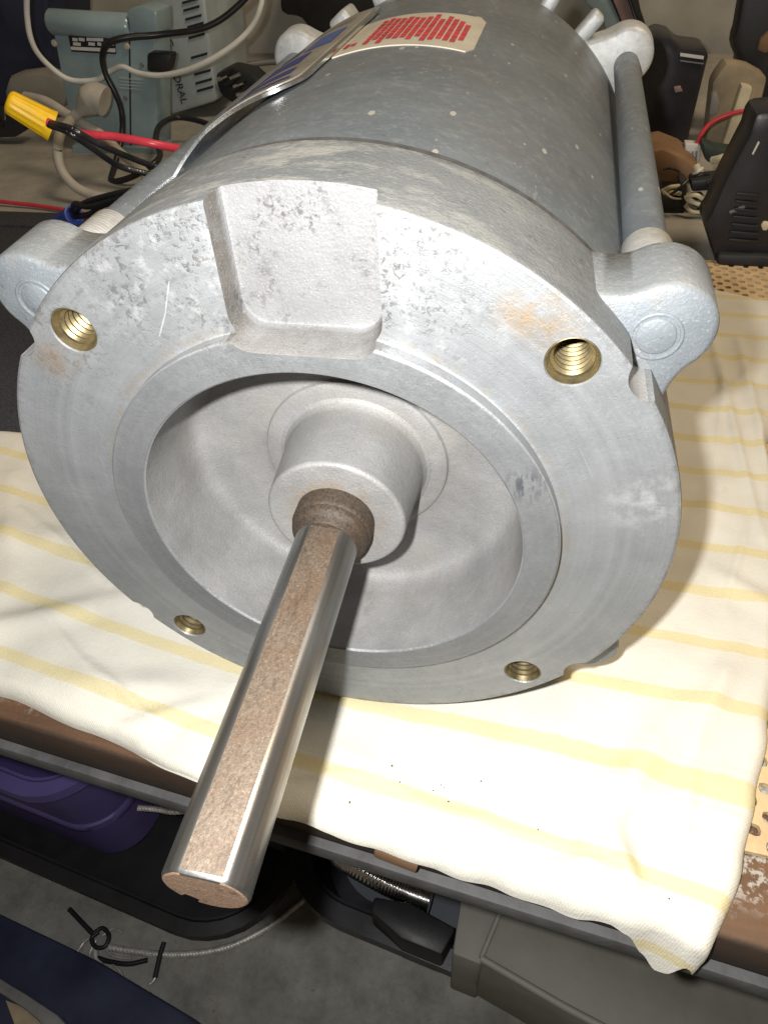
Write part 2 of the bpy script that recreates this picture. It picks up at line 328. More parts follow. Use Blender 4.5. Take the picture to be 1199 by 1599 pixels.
def _ax(a, b, h, axis, rot):
    v = Vector((a, h, b)) if axis == 'Y' else Vector((a, b, h))
    return rot @ v if rot else v
def crom(pts, n=8):
    P = [Vector(p) for p in pts]; P = [P[0] * 2 - P[1]] + P + [P[-1] * 2 - P[-2]]; out = []
    for i in range(1, len(P) - 2):
        for k in range(n):
            t = k / n; a, b, c, d = P[i - 1:i + 3]
            out.append(.5 * ((2 * b) + (c - a) * t + (2 * a - 5 * b + 4 * c - d) * t * t + (3 * b - a - 3 * c + d) * t ** 3))
    out.append(P[-2]); return out
def tube(bm, pts, r, seg=10, n=8, mi=0, smooth=True, cap=True, twist=None):
    P = crom(pts, n) if smooth and len(pts) > 2 else [Vector(p) for p in pts]
    up = Vector((0.31, 0.2, .93)); prev = None; L = len(P)
    for i, p in enumerate(P):
        t = (P[min(i + 1, L - 1)] - P[max(i - 1, 0)]).normalized()
        s = t.cross(up); s = s.normalized() if s.length > 1e-4 else t.orthogonal().normalized(); u = s.cross(t)
        rr = r(i / (L - 1)) if callable(r) else r
        ring = []
        for k in range(seg):
            a = 2 * PI * k / seg; q = rr
            if twist: q = rr * (1 + .12 * cos(3 * (a) + twist * i))
            ring.append(bm.verts.new(p + s * (q * cos(a)) + u * (q * sin(a))))
        if prev:
            for k in range(seg): f = bm.faces.new((prev[k], prev[(k + 1) % seg], ring[(k + 1) % seg], ring[k])); f.material_index = mi
        elif cap: bm.faces.new(ring[::-1]).material_index = mi
        prev = ring
    if cap: bm.faces.new(prev).material_index = mi
def loft(bm, loops, cap0=True, cap1=True, mi=0):
    prev = None
    for lp in loops:
        vs = [bm.verts.new(p) for p in lp]; n = len(vs)
        if prev:
            for k in range(n): bm.faces.new((prev[k], prev[(k + 1) % n], vs[(k + 1) % n], vs[k])).material_index = mi
        elif cap0: bm.faces.new(vs[::-1]).material_index = mi
        prev = vs
    if cap1: bm.faces.new(prev).material_index = mi
    bmesh.ops.recalc_face_normals(bm, faces=bm.faces)
def bevel(bm, w, seg=2, ang=30):
    bm.normal_update()
    es = [e for e in bm.edges if len(e.link_faces) == 2 and e.calc_face_angle(0) > rad(ang)]
    bmesh.ops.bevel(bm, geom=es, offset=w, segments=seg, affect='EDGES', profile=.5, clamp_overlap=True)
def boxbm(c, s, rotz=0, bv=0, seg=2, M4=None):
    bm = bmesh.new(); bmesh.ops.create_cube(bm, size=1)
    m = Matrix.Translation(c) @ Matrix.Rotation(rotz, 4, 'Z') @ Matrix.Diagonal((*s, 1)) if M4 is None else M4 @ Matrix.Diagonal((*s, 1))
    bmesh.ops.transform(bm, matrix=m, verts=bm.verts)
    if bv: bevel(bm, bv, seg)
    return bm
def prism(pts, vec, bv=0, seg=2):       # polygon of 3-D points swept along a vector
    bm = bmesh.new(); v = Vector(vec); loft(bm, [[Vector(p) for p in pts], [Vector(p) + v for p in pts]])
    if bv: bevel(bm, bv, seg)
    return bm
def pxprism(pix, Y, depth, bv=.001, lean=0):     # outline at distance Y, given a real thickness going back
    return prism([atY(a, b, Y) for a, b in pix], (0, depth, lean), bv)
def boolean(o, cutters, op='DIFFERENCE'):
    for c in cutters:
        m = o.modifiers.new('b', 'BOOLEAN'); m.object = c; m.operation = op; m.solver = 'EXACT'
    dg = bpy.context.evaluated_depsgraph_get(); dg.update()
    me = bpy.data.meshes.new_from_object(o.evaluated_get(dg)); old = o.data; o.modifiers.clear(); o.data = me; me.name = old.name
    for c in cutters: bpy.data.objects.remove(c, do_unlink=True)
def arc(cx, cy, r, a0, a1, n):
    return [(cx + r * cos(rad(a0 + (a1 - a0) * k / n)), cy + r * sin(rad(a0 + (a1 - a0) * k / n))) for k in range(n + 1)]

# ================================================================== SETTING
ZB = -.0920                     # bench top
def edgeY(x): return -.0315 - .108 * (x + .05)
bm = bmesh.new()
loft(bm, [[(-5, -5, -.5), (5, -5, -.5), (5, 5, -.5), (-5, 5, -.5)], [(-5, -5, -.6), (5, -5, -.6), (5, 5, -.6), (-5, 5, -.6)]])
o = mkobj('floor', bm, M['concrete'], None, 0); tag(o, 'bare grey concrete floor below the workbench', 'floor', kind='structure')
bm = boxbm((-.2, 1.06, .6), (5, .06, 2.4)); o = mkobj('wall', bm, M['wall'], None, 0); tag(o, 'plain grey wall behind the workbench', 'wall', kind='structure')
# bench: a thick wooden board with a steel lip under its front edge
bench = empty('workbench', (0, .3, ZB), 'brown wooden workbench with worn grey top and steel lip along its front edge', 'workbench')
bm = bmesh.new(); nx = 60
xs = [-1.3 + 2.3 * i / nx for i in range(nx + 1)]
rows = []
jit = lambda x: .0006 * noise.noise(Vector((x * 60, 3, 1)))
for (d, z) in ((.012, ZB - .019), (.0004, ZB - .019), (0, ZB - .0185), (0, ZB - .0018), (.0005, ZB - .0005), (.0018, ZB), (.02, ZB), (.06, ZB), (.3, ZB), (1.06, ZB)):
    rows.append([bm.verts.new((x, edgeY(x) + d + jit(x), z)) for x in xs])
uvl = bm.loops.layers.uv.new('UVMap')
for a, b in zip(rows, rows[1:]):
    for k in range(nx): bm.faces.new((a[k], a[k + 1], b[k + 1], b[k]))
for f in bm.faces:
    for l in f.loops: l[uvl].uv = (l.vert.co.x, max(0, l.vert.co.y - edgeY(l.vert.co.x)))
bmesh.ops.recalc_face_normals(bm, faces=bm.faces)
mkobj('board', bm, M['bench'], bench, 50)
ph = math.atan(-.108)
lipc = Vector((0, edgeY(0) + .006, ZB - .0235))
mkobj('front_lip', boxbm(lipc, (2.4, .018, .0085), ph, .001), M['edge_steel'], bench)
mkobj('apron', boxbm((0, edgeY(0) + .019, ZB - .05), (2.4, .006, .045), ph, .001), M['edge_steel'], bench)

# ================================================================== MOTOR
motor = empty('electric_motor', (0, .12, -.0828), 'grey electric motor with round face flange and long rusty shaft lying on striped towel', 'motor')
R = .0828
# --- front end bell
prof = [(.0095, .0035)] + [(.0172, .0035)] + arc(.0172, .0047, .0012, -90, 0, 5)[1:] + [(.0196, .0236)]
prof += [(.0199, .0248), (.0206, .0258), (.0217, .0264), (.0236, .0265), (.0252, .0267), (.0259, .0271), (.0263, .0280), (.0270, .0283), (.0286, .0284), (.0320, .0281), (.0390, .0272), (.0438, .0263)]
prof += [(.0457, .0253), (.0468, .0240), (.0475, .0220), (.0478, .018), (.0481, -.0031), (.0486, -.0037)]
prof += [(.0563, -.0037), (.0568, -.0032), (.0568, -.0002), (.0572, 0)]
prof += [(R - .0008, 0), (R - .0002, .0003), (R, .0009), (R, .0296), (R - .0004, .0303), (R - .0010, .0307), (.0790, .0307), (.0790, .0385), (.0095, .0385)]
bm = bmesh.new(); lathe(bm, prof, 240, closed=True); bmesh.ops.recalc_face_normals(bm, faces=bm.faces)
bell = mkobj('front_end_bell', bm, M['face'], None, 0)
cut = []
def rrect(hw, zb, zt, rc, y, n=7):
    p = [(hw, y, zt)] + [(hw - rc + rc * cos(rad(a)), y, zb + rc + rc * sin(rad(a))) for a in [-90 * k / n for k in range(n + 1)]]
    return p + [(-x, yy, z) for (x, yy, z) in p[::-1]]
bm = bmesh.new()
loft(bm, [rrect(hw, zb, .1, rc, y) for hw, zb, rc, y in ((.0166, .0522, .0062, -.007), (.0160, .0528, .0060, -.0002), (.0152, .0536, .0056, .0058), (.0149, .0539, .0053, .0063), (.0144, .0544, .0050, .0065))])
cut.append(mkobj('c', bm, M['cast'], None, 0))
for a in (36.2, 143.8, -35.4, -144.8):
    bm = bmesh.new(); lathe(bm, [(0, -.01), (.0056, -.01), (.0056, .012 if a > 0 else .05), (0, .012 if a > 0 else .05)], 40, c=(.0856 * cos(rad(a)), 0, .0856 * sin(rad(a))))
    bmesh.ops.recalc_face_normals(bm, faces=bm.faces); cut.append(mkobj('c', bm, M['cast'], None, 0))
BC = .0746
HOLES = [(BC * cos(rad(a)), BC * sin(rad(a))) for a in (45, 135, 225, 315)]
for hx, hz in HOLES:
    bm = bmesh.new(); lathe(bm, [(0, -.01), (.0056, -.01), (.0056, -.0003), (.00525, .0004), (.00525, .024), (0, .024)], 48, c=(hx, 0, hz))
    bmesh.ops.recalc_face_normals(bm, faces=bm.faces); cut.append(mkobj('c', bm, M['cast'], None, 0))
boolean(bell, cut)
bm = bmesh.new(); bm.from_mesh(bell.data); nm = bell.name; bpy.data.objects.remove(bell, do_unlink=True)
bmesh.ops.remove_doubles(bm, verts=bm.verts, dist=1e-6)
bm.normal_update()
for f in bm.faces:
    c = f.calc_center_median(); r = math.hypot(c.x, c.z)
    if c.z > .050 and abs(c.x) < .0168 and -.0040 < c.y < .0068 and r < R - .0012 and (f.normal.z > .3 or abs(f.normal.x) > .3): f.material_index = 1
    elif r > R - .0012 and c.y > .0002 and c.y < .032: f.material_index = 2
    elif c.y < .0001 and abs(f.normal.y) > .5 or (.0560 < r < .0575 and c.y < .0002): f.material_index = 0
    elif -.004 < c.y < .0005 and r > .0481: f.material_index = 0
    else: f.material_index = 1
bell = mkobj('front_end_bell', bm, [M['face'], M['cast'], M['rim']], motor, 24)
wn = bell.modifiers.new('wn', 'WEIGHTED_NORMAL'); wn.keep_sharp = True
# --- threaded brass inserts
ip = [(.00524, .0000), (.00500, -.0001), (.0048, .0004), (.0044, .0013)]
for k in range(9): ip += [(.0044, .0014 + k * .0017), (.0043, .0019 + k * .0017), (.00365, .0025 + k * .0017), (.00365, .0028 + k * .0017)]
ip += [(.0036, .0172), (.0, .0173)]
for i, (hx, hz) in enumerate(HOLES):
    bm = bmesh.new(); lathe(bm, ip, 40, c=(hx, .0004, hz)); bmesh.ops.recalc_face_normals(bm, faces=bm.faces)
    ins = mkobj('threaded_insert', bm, M['brass'], bell, 20)
# --- bolt lugs on the front end bell, with the peened bolt ends
def lug_outline(uc, rl, base_u, base_v, n=22):
    a0 = 84; tx, ty = uc + rl * cos(rad(a0)), rl * sin(rad(a0)); dx, dy = -sin(rad(a0)), cos(rad(a0))      # tangent point on the lobe, then a swept fillet to the rim
    p0 = Vector((base_u - .0035, base_v + .0045)); p3 = Vector((tx, ty)); p2 = p3 + Vector((dx, dy)) * .0032; p1 = p0 + Vector((.0034, -.0058)); side = []
    for k in range(10):
        t = k / 10; side.append(p0 * (1 - t) ** 3 + p1 * 3 * t * (1 - t) ** 2 + p2 * 3 * t * t * (1 - t) + p3 * t ** 3)
    pts = [(q.x, q.y) for q in side] + [(uc + rl * cos(rad(a0 - 2 * a0 * k / n)), rl * sin(rad(a0 - 2 * a0 * k / n))) for k in range(n + 1)]
    return pts + [(q.x, -q.y) for q in side[::-1]]
def lug(name, ang, y0, y1, uc, rl, bu, bv_, mats, parent, edge=.0016):
    ca, sa = cos(rad(ang)), sin(rad(ang))
    def loop(y, inset):
        L = []; P = lug_outline(uc, rl - inset, bu - inset, bv_ - inset * .6)
        for u, v in P: L.append((u * ca - v * sa, y, u * sa + v * ca))
        return L
    bm = bmesh.new()
    loft(bm, [loop(y0, edge * 1.1), loop(y0 + edge * .35, edge * .45), loop(y0 + edge, .0002), loop(y1 - .0006, -.0003), loop(y1, .0004)])
    for f in bm.faces:
        if abs(f.normal.y) < .75: f.material_index = 1
    return mkobj(name, bm, mats, parent, 50)
for ang in (37.2, 142.5):
    lg = lug('bolt_lug', ang, .0122, .0306, .0883, .0104, .0815, .0150, [M['lugface'], M['rim']], bell)
    bx, bz = .0866 * cos(rad(ang)), .0866 * sin(rad(ang))
    bm = bmesh.new(); lathe(bm, [(0, .0119), (.0036, .0119), (.0039, .0121), (.0041, .0126), (.0044, .0126), (.0046, .0119), (.0050, .0118), (.0053, .0120), (.0054, .0126)], 40, c=(bx, 0, bz)); bmesh.ops.recalc_face_normals(bm, faces=bm.faces)
    mkobj('bolt_end', bm, M['lugface'], bell, 60)
for ang in (-37, -143): lug('bolt_lug', ang, .0122, .0306, .0883, .0104, .0815, .0150, [M['lugface'], M['rim']], bell)
# --- shell
RS = .0822; YE = .242
bm = bmesh.new(); lathe(bm, [(.078, .0300), (.0798, .0300), (.0800, .0333), (RS - .0003, .0334), (RS, .0337), (RS, YE - .0008), (RS - .0006, YE), (.0805, YE), (.0802, .2), (.078, .033)], 200, closed=True); bmesh.ops.recalc_face_normals(bm, faces=bm.faces)
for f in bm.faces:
    if f.calc_center_median().y < .0338: f.material_index = 1            # shade of the joint behind the end bell, painted dark on these faces
shell = mkobj('shell', bm, [M['paint'], M['gap_shade']], motor, 30)
# --- through bolts with galvanised sleeves
for ang, rear in ((37.2, (.0742, .0515)), (142.5, (-.0742, .0525))):
    fx, fz = .0868 * cos(rad(ang)), .0868 * sin(rad(ang)); A = Vector((fx, .0300, fz)); B = Vector((rear[0], YE + .004, rear[1]))
    bm = bmesh.new(); tube(bm, [A, B], .0052, 24, smooth=False); rod = mkobj('through_bolt', bm, M['paint'], motor, 50)
    d = (B - A).normalized(); bm = bmesh.new(); tube(bm, [A, A + d * .0215, A + d * .0222], lambda t: .0061 if t < .9 else .0056, 28, smooth=False); mkobj('sleeve', bm, M['thread'], rod, 50)
# --- rear end bell with lugs and cooling ribs
bm = bmesh.new(); lathe(bm, [(.070, YE - .004), (.0795, YE - .004), (.0795, YE + .004), (.0785, YE + .006), (.076, YE + .007), (.074, YE + .030), (.060, YE + .045), (0, YE + .045)], 96); bmesh.ops.recalc_face_normals(bm, faces=bm.faces)
rb = mkobj('rear_end_bell', bm, M['galv'], motor, 30)
for ang in (36.5, 143.0): lug('bolt_lug', ang, YE + .0005, YE + .013, .0918, .0112, .0790, .0160, [M['galv'], M['galv']], rb, .002)
for ang in (-37, -143): lug('bolt_lug', ang, YE + .0005, YE + .013, .0918, .0112, .0790, .0160, [M['galv'], M['galv']], rb, .002)
for ang, rl_, wd, dp in ((49, .022, .0065, .008), (62, .013, .0065, .009), (78, .013, .0065, .009), (94, .013, .0065, .009), (112, .018, .011, .020), (127, .015, .010, .018)):
    c = Vector((.0815 * cos(rad(ang)), YE + .0015 + dp / 2, .0815 * sin(rad(ang))))
    m = Matrix.Translation(c) @ Matrix.Rotation(-rad(ang), 4, 'Y')
    mkobj('cooling_rib', boxbm(None, (rl_, dp, wd), M4=m, bv=.002, seg=3), M['galv'], rb)
# --- shaft with rusty flat, keyway and stained collar
bm = bmesh.new(); rs = .0079; fa = 84.6; hd = .00668; kw = 234.0
def section(scale=1.0, key=True):
    P = []; half = math.degrees(math.acos(hd / rs)); n = 72
    bevel_a = 3.2
    a = fa + half + bevel_a; end = fa + 360 - half - bevel_a
    kh = math.degrees(math.asin(.0018 / rs))
    k = 0; done = False
    while k <= n:
        ang = a + (end - a) * k / n
        if key and kw - kh <= ang <= kw + kh:
            if not done:
                rr = rs * cos(rad(kh)); dpt = .0060; t = Vector((-sin(rad(kw)), cos(rad(kw)))); rv = Vector((cos(rad(kw)), sin(rad(kw))))
                for u, w in ((rr, -.0018), (dpt, -.0016), (dpt, .0016), (rr, .0018)): q = rv * u + t * w; P.append((q.x, q.y))
                done = True
        else: P.append((rs * cos(rad(ang)), rs * sin(rad(ang))))
        k += 1
    hw = math.sqrt(rs * rs - hd * hd) - .0005
    t = Vector((-sin(rad(fa)), cos(rad(fa)))); rv = Vector((cos(rad(fa)), sin(rad(fa))))
    for w in (-hw, hw): q = rv * hd + t * w; P.append((q.x, q.y))
    return [(x * scale, z * scale) for x, z in P]
loops = []
for y, sc in ((-.0875, .91), (-.0873, .955), (-.0869, .988), (-.0866, 1), (-.06, 1), (-.03, 1), (-.0065, 1)): loops.append([Vector((x, y, z)) for x, z in section(sc)])
loft(bm, loops)
fn = Vector((cos(rad(fa)), 0, sin(rad(fa)))); bm.normal_update()
for f in bm.faces:
    if f.normal.y < -.85: f.material_index = 2
    elif f.normal.dot(fn) > .9985 and len(f.verts) == 4 and f.calc_center_median().y > -.0866: f.material_index = 1
shaft = mkobj('shaft', bm, [M['steel'], M['rust'], M['rust_end']], motor, 25)
bm = bmesh.new(); lathe(bm, [(.0060, -.0066), (.0079, -.0064), (.0083, -.0058), (.0084, -.0048), (.0090, -.0041), (.0096, -.0034), (.0099, -.0026), (.0100, -.0020), (.0098, -.0017), (.0101, -.0014), (.0104, -.0008), (.0104, .0050), (.006, .0050)], 72); bmesh.ops.recalc_face_normals(bm, faces=bm.faces)
mkobj('collar', bm, M['collar'], shaft, 40)
# --- nameplate (raised curved sheet) and warning label on the shell
def curved(name, a0, a1, y0, y1, r0, th, rc, mats, parent, na=40, ny=40, flat=0):
    bm = bmesh.new(); g = []
    for j in range(ny + 1):
        row = []
        for i in range(na + 1):
            u = i / na; v = j / ny
            wA = (a1 - a0) * PI / 180 * r0; wy = y1 - y0; X = (u - .5) * wA; Y = (v - .5) * wy       # squeeze the corners to a radius
            hx, hy = wA / 2, wy / 2; dy = max(0, abs(Y) - (hy - rc)); lim = hx - rc + math.sqrt(max(0, rc * rc - dy * dy))
            X = X / hx * lim; a = rad((a0 + a1) / 2) + X / r0
            rr_ = r0 + flat * max(0, min(1, (math.degrees(a) - 106) / 22))
            row.append(bm.verts.new((rr_ * cos(a), (y0 + y1) / 2 + Y, rr_ * sin(a))))
        g.append(row)
    for j in range(ny):
        for i in range(na): bm.faces.new((g[j][i], g[j][i + 1], g[j + 1][i + 1], g[j + 1][i]))
    bmesh.ops.recalc_face_normals(bm, faces=bm.faces)
    bm.normal_update()
    if bm.faces[:][0].normal.dot(Vector((cos(rad(a0)), 0, sin(rad(a0))))) < 0: bmesh.ops.reverse_faces(bm, faces=bm.faces)
    bmesh.ops.solidify(bm, geom=bm.faces[:], thickness=th)
    return mkobj(name, bm, mats, parent, 40)
plate = curved('nameplate', 106.0, 150, .086, .206, .0838, .0009, .011, M['chrome'], motor, flat=.0028)
curved('printed_panel', 107.8, 148.2, .090, .202, .0840, .0002, .008, M['plate'], plate, flat=.0028)
def onplate(name, a0, a1, y0, y1, mat):       # print that follows the plate's own curve
    bm = bmesh.new(); n = 12; g = []
    for y in (y0, y1): g.append([bm.verts.new((lambda d, r_: (r_ * cos(rad(d)), y, r_ * sin(rad(d))))(a0 + (a1 - a0) * i / n, .08415 + .0028 * max(0, min(1, (a0 + (a1 - a0) * i / n - 106) / 22)))) for i in range(n + 1)])
    for i in range(n): bm.faces.new((g[0][i], g[0][i + 1], g[1][i + 1], g[1][i]))
    return mkobj(name, bm, mat, plate, 0)
onplate('blue_print', 110, 117, .143, .168, M['blue_ink']); onplate('navy_print', 113, 140, .120, .136, M['navy_ink']); onplate('navy_print', 111.5, 132, .104, .112, M['navy_ink'])
onplate('navy_print', 119, 140, .145, .158, M['navy_ink']); onplate('fine_print', 110, 130, .096, .0985, M['navy_ink']); onplate('fine_print', 111, 128, .180, .1825, M['greybox']); onplate('fine_print', 111, 126, .187, .189, M['greybox'])
lab = curved('warning_label', 76.2, 107.5, .1208, .1712, RS + .0003, .0003, .002, M['label'], motor, 40, 10)
bm = bmesh.new()                                  # the label's lettering: lines of tiny red words, running along the motor
ncol = 17
for c in range(ncol):
    a_c = 79.0 + c * 1.55; y = .1250 + random.uniform(0, .008)
    if c in (0,): y = .132
    yend = .1665 - (random.uniform(0, .006) if c > 2 else .012 if c == 0 else .006)
    if c >= 15: yend = .136
    if c == 14: continue
    while y < yend - .002:
        w = random.uniform(.0035, .008); y1 = min(y + w, yend)
        vs = [bm.verts.new(((RS + .0006) * cos(rad(a)), yy, (RS + .0006) * sin(rad(a)))) for a, yy in ((a_c, y), (a_c + 1.16, y), (a_c + 1.16, y1), (a_c, y1))]
        bm.faces.new(vs); y = y1 + .0009
bmesh.ops.recalc_face_normals(bm, faces=bm.faces)
mkobj('red_lettering', bm, M['red_ink'], lab, 0)

# ================================================================== TOWEL
def lerp(pts, x):
    if x <= pts[0][0]: return pts[0][1]
    for (x0, y0), (x1, y1) in zip(pts, pts[1:]):
        if x <= x1: t = (x - x0) / (x1 - x0); t = t * t * (3 - 2 * t) * .5 + t * .5; return y0 + (y1 - y0) * t
    return pts[-1][1]
OVER = [(-.4, -.004), (-.16, -.008), (-.125, -.0075), (-.09, -.004), (-.05, .0015), (-.01, .0065), (.03, .0095), (.06, .0105), (.074, .0112), (.083, .0098), (.088, .0125), (.093, .0215), (.0975, .0275), (.1005, .0262), (.104, .0175), (.110, .014), (.14, .010)]
XRT = [(-.06, .1045), (-.045, .1075), (-.02, .1195), (.0, .1265), (.02, .1335), (.05, .142), (.10, .1535), (.145, .1585), (.17, .160), (.19, .166), (.21, .185), (.25, .20), (.34, .205)]
BK = [(-.4, .118), (-.2, .127), (-.12, .16), (0, .30), (.1, .325), (.15, .325), (.19, .312), (.25, .31)]
RIDGES = [((.146, .30), (.1455, .10), .0020, .0022), ((.160, .26), (.156, .14), .0022, .0025), ((.070, -.048), (.096, .0), .0030, .0045), ((-.11, -.010), (-.04, -.004), .0022, .006), ((-.2, .05), (-.1, .06), .0022, .008), ((.0, -.018), (.04, -.036), .0016, .004),
          ((-.16, .0), (-.10, .03), .0026, .006), ((.12, .03), (.08, -.02), .0020, .006), ((.088, -.046), (.083, -.030), .0040, .0035), ((.15, .06), (.12, .08), .0018, .005), ((.03, -.05), (.055, -.02), .0014, .005),
          ((-.075, -.022), (-.045, -.008), .0022, .004), ((-.05, -.018), (-.012, -.010), .0020, .004), ((.110, .005), (.128, .045), .0018, .004), ((.118, .10), (.138, .14), .0014, .005), ((.04, -.012), (.10, -.014), .0012, .006), ((-.19, .09), (-.15, .03), .0024, .006),
          ((.02, -.030), (.075, -.036), .0010, .0016), ((.045, -.020), (.118, -.022), -.0008, .0016), ((-.13, .018), (-.085, -.012), .0012, .0018), ((-.10, .0), (-.06, -.022), .0012, .0018), ((.10, -.035), (.112, .01), .0010, .0018), ((.125, .06), (.142, .11), .0010, .0016), ((.135, .15), (.15, .24), .0011, .0016), ((-.17, .07), (-.11, .035), .0011, .0018), ((.06, -.042), (.085, -.038), .0014, .0016), ((-.02, -.03), (.01, -.024), .0010, .0015)]
def seg_d(px, py, a, b):
    ax, ay = a; bx, by = b; dx, dy = bx - ax, by - ay; t = max(0, min(1, ((px - ax) * dx + (py - ay) * dy) / (dx * dx + dy * dy)))
    return math.hypot(px - ax - t * dx, py - ay - t * dy), t
def towel_sheet(zt, inset, seedz, nx=230, ny=230, over_add=0.0):
    bm = bmesh.new(); uvl = bm.loops.layers.uv.new('UVMap'); g = []; info = {}
    for j in range(ny + 1):
        b = (j / ny); b = b ** 1.25; row = []
        for i in range(nx + 1):
            a = i / nx; a = 1 - (1 - a) ** 1.15
            yg = -.05 + b * .37
            XL = -.34; XR = lerp(XRT, yg) - inset
            x = XL + a * (XR - XL)
            ov = lerp(OVER, x) * (1 if inset == 0 else 1 - 1.3 * max(0, min(1, (x + .03) / .09))) - inset * .3 + over_add + .0012 * noise.noise(Vector((x * 28, 1.7, seedz)))
            e = edgeY(x); F = e - ov; B = lerp(BK, x) - inset
            y = F + b * (B - F)
            s = y                                           # stripe coordinate (material, before draping)
            z = zt + .0011 * noise.noise(Vector((x * 26, y * 30, seedz))) + .0005 * noise.noise(Vector((x * 70, y * 80, seedz + 4)))
            for p, q, h, w in RIDGES:
                d, t = seg_d(x, y, p, q)
                if d < 3 * w: z += h * math.exp(-(d / w) ** 2) * sin(PI * (.12 + .76 * t))
            under = math.exp(-(x / .05) ** 2) if y > -.004 else math.exp(-(x / .05) ** 2) * math.exp(-((y + .004) / .008) ** 2)
            z = z * (1 - under) + (min(z, -.0836) if zt > -.088 else z) * under
            # round off towards the free edges
            de = min(XR - x, (B - y))
            if de < .0055: k = 1 - de / .0055; z -= (1 - math.sqrt(max(0, 1 - k * k))) * (zt - ZB - .0010)
            if ov < .004:
                de = y - F
                if de < .005: k = 1 - de / .005; z -= max(0, min(1, (.004 - ov) / .006)) * (1 - math.sqrt(max(0, 1 - k * k))) * (zt - ZB - .0010)
            # drape over the bench edge
            d = (e + .002) - y
            if d > 0:
                rho = .0075; amax = rad(80); L = rho * amax
                if d < L: an = d / rho; yy = rho * sin(an); dz = rho * (1 - cos(an))
                else: yy = rho * sin(amax) + (d - L) * cos(amax); dz = rho * (1 - cos(amax)) + (d - L) * sin(amax)
                y = (e + .002) - yy + .0016 * noise.noise(Vector((x * 90, 5, seedz))) * min(1, d / .008); z -= dz
            v = bm.verts.new((x, y, z)); row.append(v)
            slope = .17 * x if x < 0 else .045 * x + (.10 * max(0, x) * max(0, min(1, (.0 - s) / .03)))
            st = s + slope + .0035 * noise.noise(Vector((x * 9, s * 9, 8)))
            info[v] = (x, st / .0245 + .52)
        g.append(row)
    for j in range(ny):
        for i in range(nx):
            f = bm.faces.new((g[j][i], g[j][i + 1], g[j + 1][i + 1], g[j + 1][i]))
            for l in f.loops: l[uvl].uv = info[l.vert]
    bm.normal_update()
    th = .0016; low = {v: bm.verts.new(v.co - v.normal * th) for row in g for v in row}
    for j in range(ny):
        for i in range(nx):
            f = bm.faces.new((low[g[j][i]], low[g[j + 1][i]], low[g[j + 1][i + 1]], low[g[j][i + 1]]))
            for l, w in zip(f.loops, (g[j][i], g[j + 1][i], g[j + 1][i + 1], g[j][i + 1])): l[uvl].uv = info[w]
    rim = [g[0][i] for i in range(nx + 1)] + [g[j][nx] for j in range(1, ny + 1)] + [g[ny][i] for i in range(nx - 1, -1, -1)] + [g[j][0] for j in range(ny - 1, 0, -1)]
    for a, b in zip(rim, rim[1:] + rim[:1]):
        f = bm.faces.new((b, a, low[a], low[b]))
        for l, w in zip(f.loops, (b, a, a, b)): l[uvl].uv = info[w]
    return bm
towel = empty('folded_towel', (0, .05, ZB), 'cream towel with yellow stripes folded under the motor, its corner hanging off the bench', 'towel')
mkobj('top_fold', towel_sheet(-.0842, 0, 2.0, 360, 260), M['cloth'], towel, 60)
mkobj('lower_fold', towel_sheet(-.0884, .0050, 9.0, 160, 140, .0012), M['cloth'], towel, 60)
# crumbs of grit on the towel in front of the flange
bm = bmesh.new()
for px, py in [(548, 1212), (557, 1213), (546, 1253), (624, 1222), (632, 1240), (688, 1226), (693, 1230), (735, 1312), (751, 1220), (676, 1235), (1045, 1404), (700, 1252), (612, 1196), (840, 1296)]:
    p = atZ(px, py, -.0836); s = random.uniform(.00018, .00034)
    r = bmesh.ops.create_icosphere(bm, subdivisions=1, radius=s, matrix=Matrix.Translation(p))
    for v in r['verts']: v.co += Vector((random.uniform(-1, 1), random.uniform(-1, 1), random.uniform(-1, 1))) * s * .35
o = mkobj('grit', bm, M['crumb'], None, 0); tag(o, 'dark crumbs of grit scattered on the towel beside the shaft shadow', 'grit', kind='stuff')

# ================================================================== SHELF LINER (perforated rubber mat with real holes)
def liner(x0, x1, y0, y1, pitch, name):
    bm = bmesh.new(); z = ZB + .0022; zb = ZB + .0004; ang = ph + rad(3)
    ca, sa = cos(ang), sin(ang)
    def W_(u, v, zz): return (u * ca - v * sa, u * sa + v * ca, zz)
    nu, nv = int((x1 - x0) / pitch), int((y1 - y0) / pitch)
    for i in range(nu):
        for j in range(nv):
            cx = x0 + (i + .5) * pitch; cy = y0 + (j + .5) * pitch; h = pitch / 2
            outer = [(cx - h, cy - h), (cx, cy - h), (cx + h, cy - h), (cx + h, cy), (cx + h, cy + h), (cx, cy + h), (cx - h, cy + h), (cx - h, cy)]
            if (i + j) % 2 == 0:
                q = h * 1.04; inner = [(cx - q * .62, cy - q * .62), (cx, cy - q * .80), (cx + q * .62, cy - q * .62), (cx + q * .80, cy), (cx + q * .62, cy + q * .62), (cx, cy + q * .80), (cx - q * .62, cy + q * .62), (cx - q * .80, cy)]
                O = [bm.verts.new(W_(*p, z)) for p in outer]; I = [bm.verts.new(W_(*p, z)) for p in inner]; D = [bm.verts.new(W_(*p, zb)) for p in inner]
                for k in range(8):
                    k2 = (k + 1) % 8; bm.faces.new((O[k], O[k2], I[k2], I[k])); bm.faces.new((I[k], I[k2], D[k2], D[k]))
            else: bm.faces.new([bm.verts.new(W_(*p, z)) for p in outer])
    bmesh.ops.remove_doubles(bm, verts=bm.verts, dist=1e-5)
    bnd = [e for e in bm.edges if len(e.link_faces) == 1 and all(abs(v.co.z - z) < 1e-6 for v in e.verts)]
    r = bmesh.ops.extrude_edge_only(bm, edges=bnd)
    for v in [g for g in r['geom'] if isinstance(g, bmesh.types.BMVert)]: v.co.z = zb
    return mkobj(name, bm, M['liner'], None, 0)
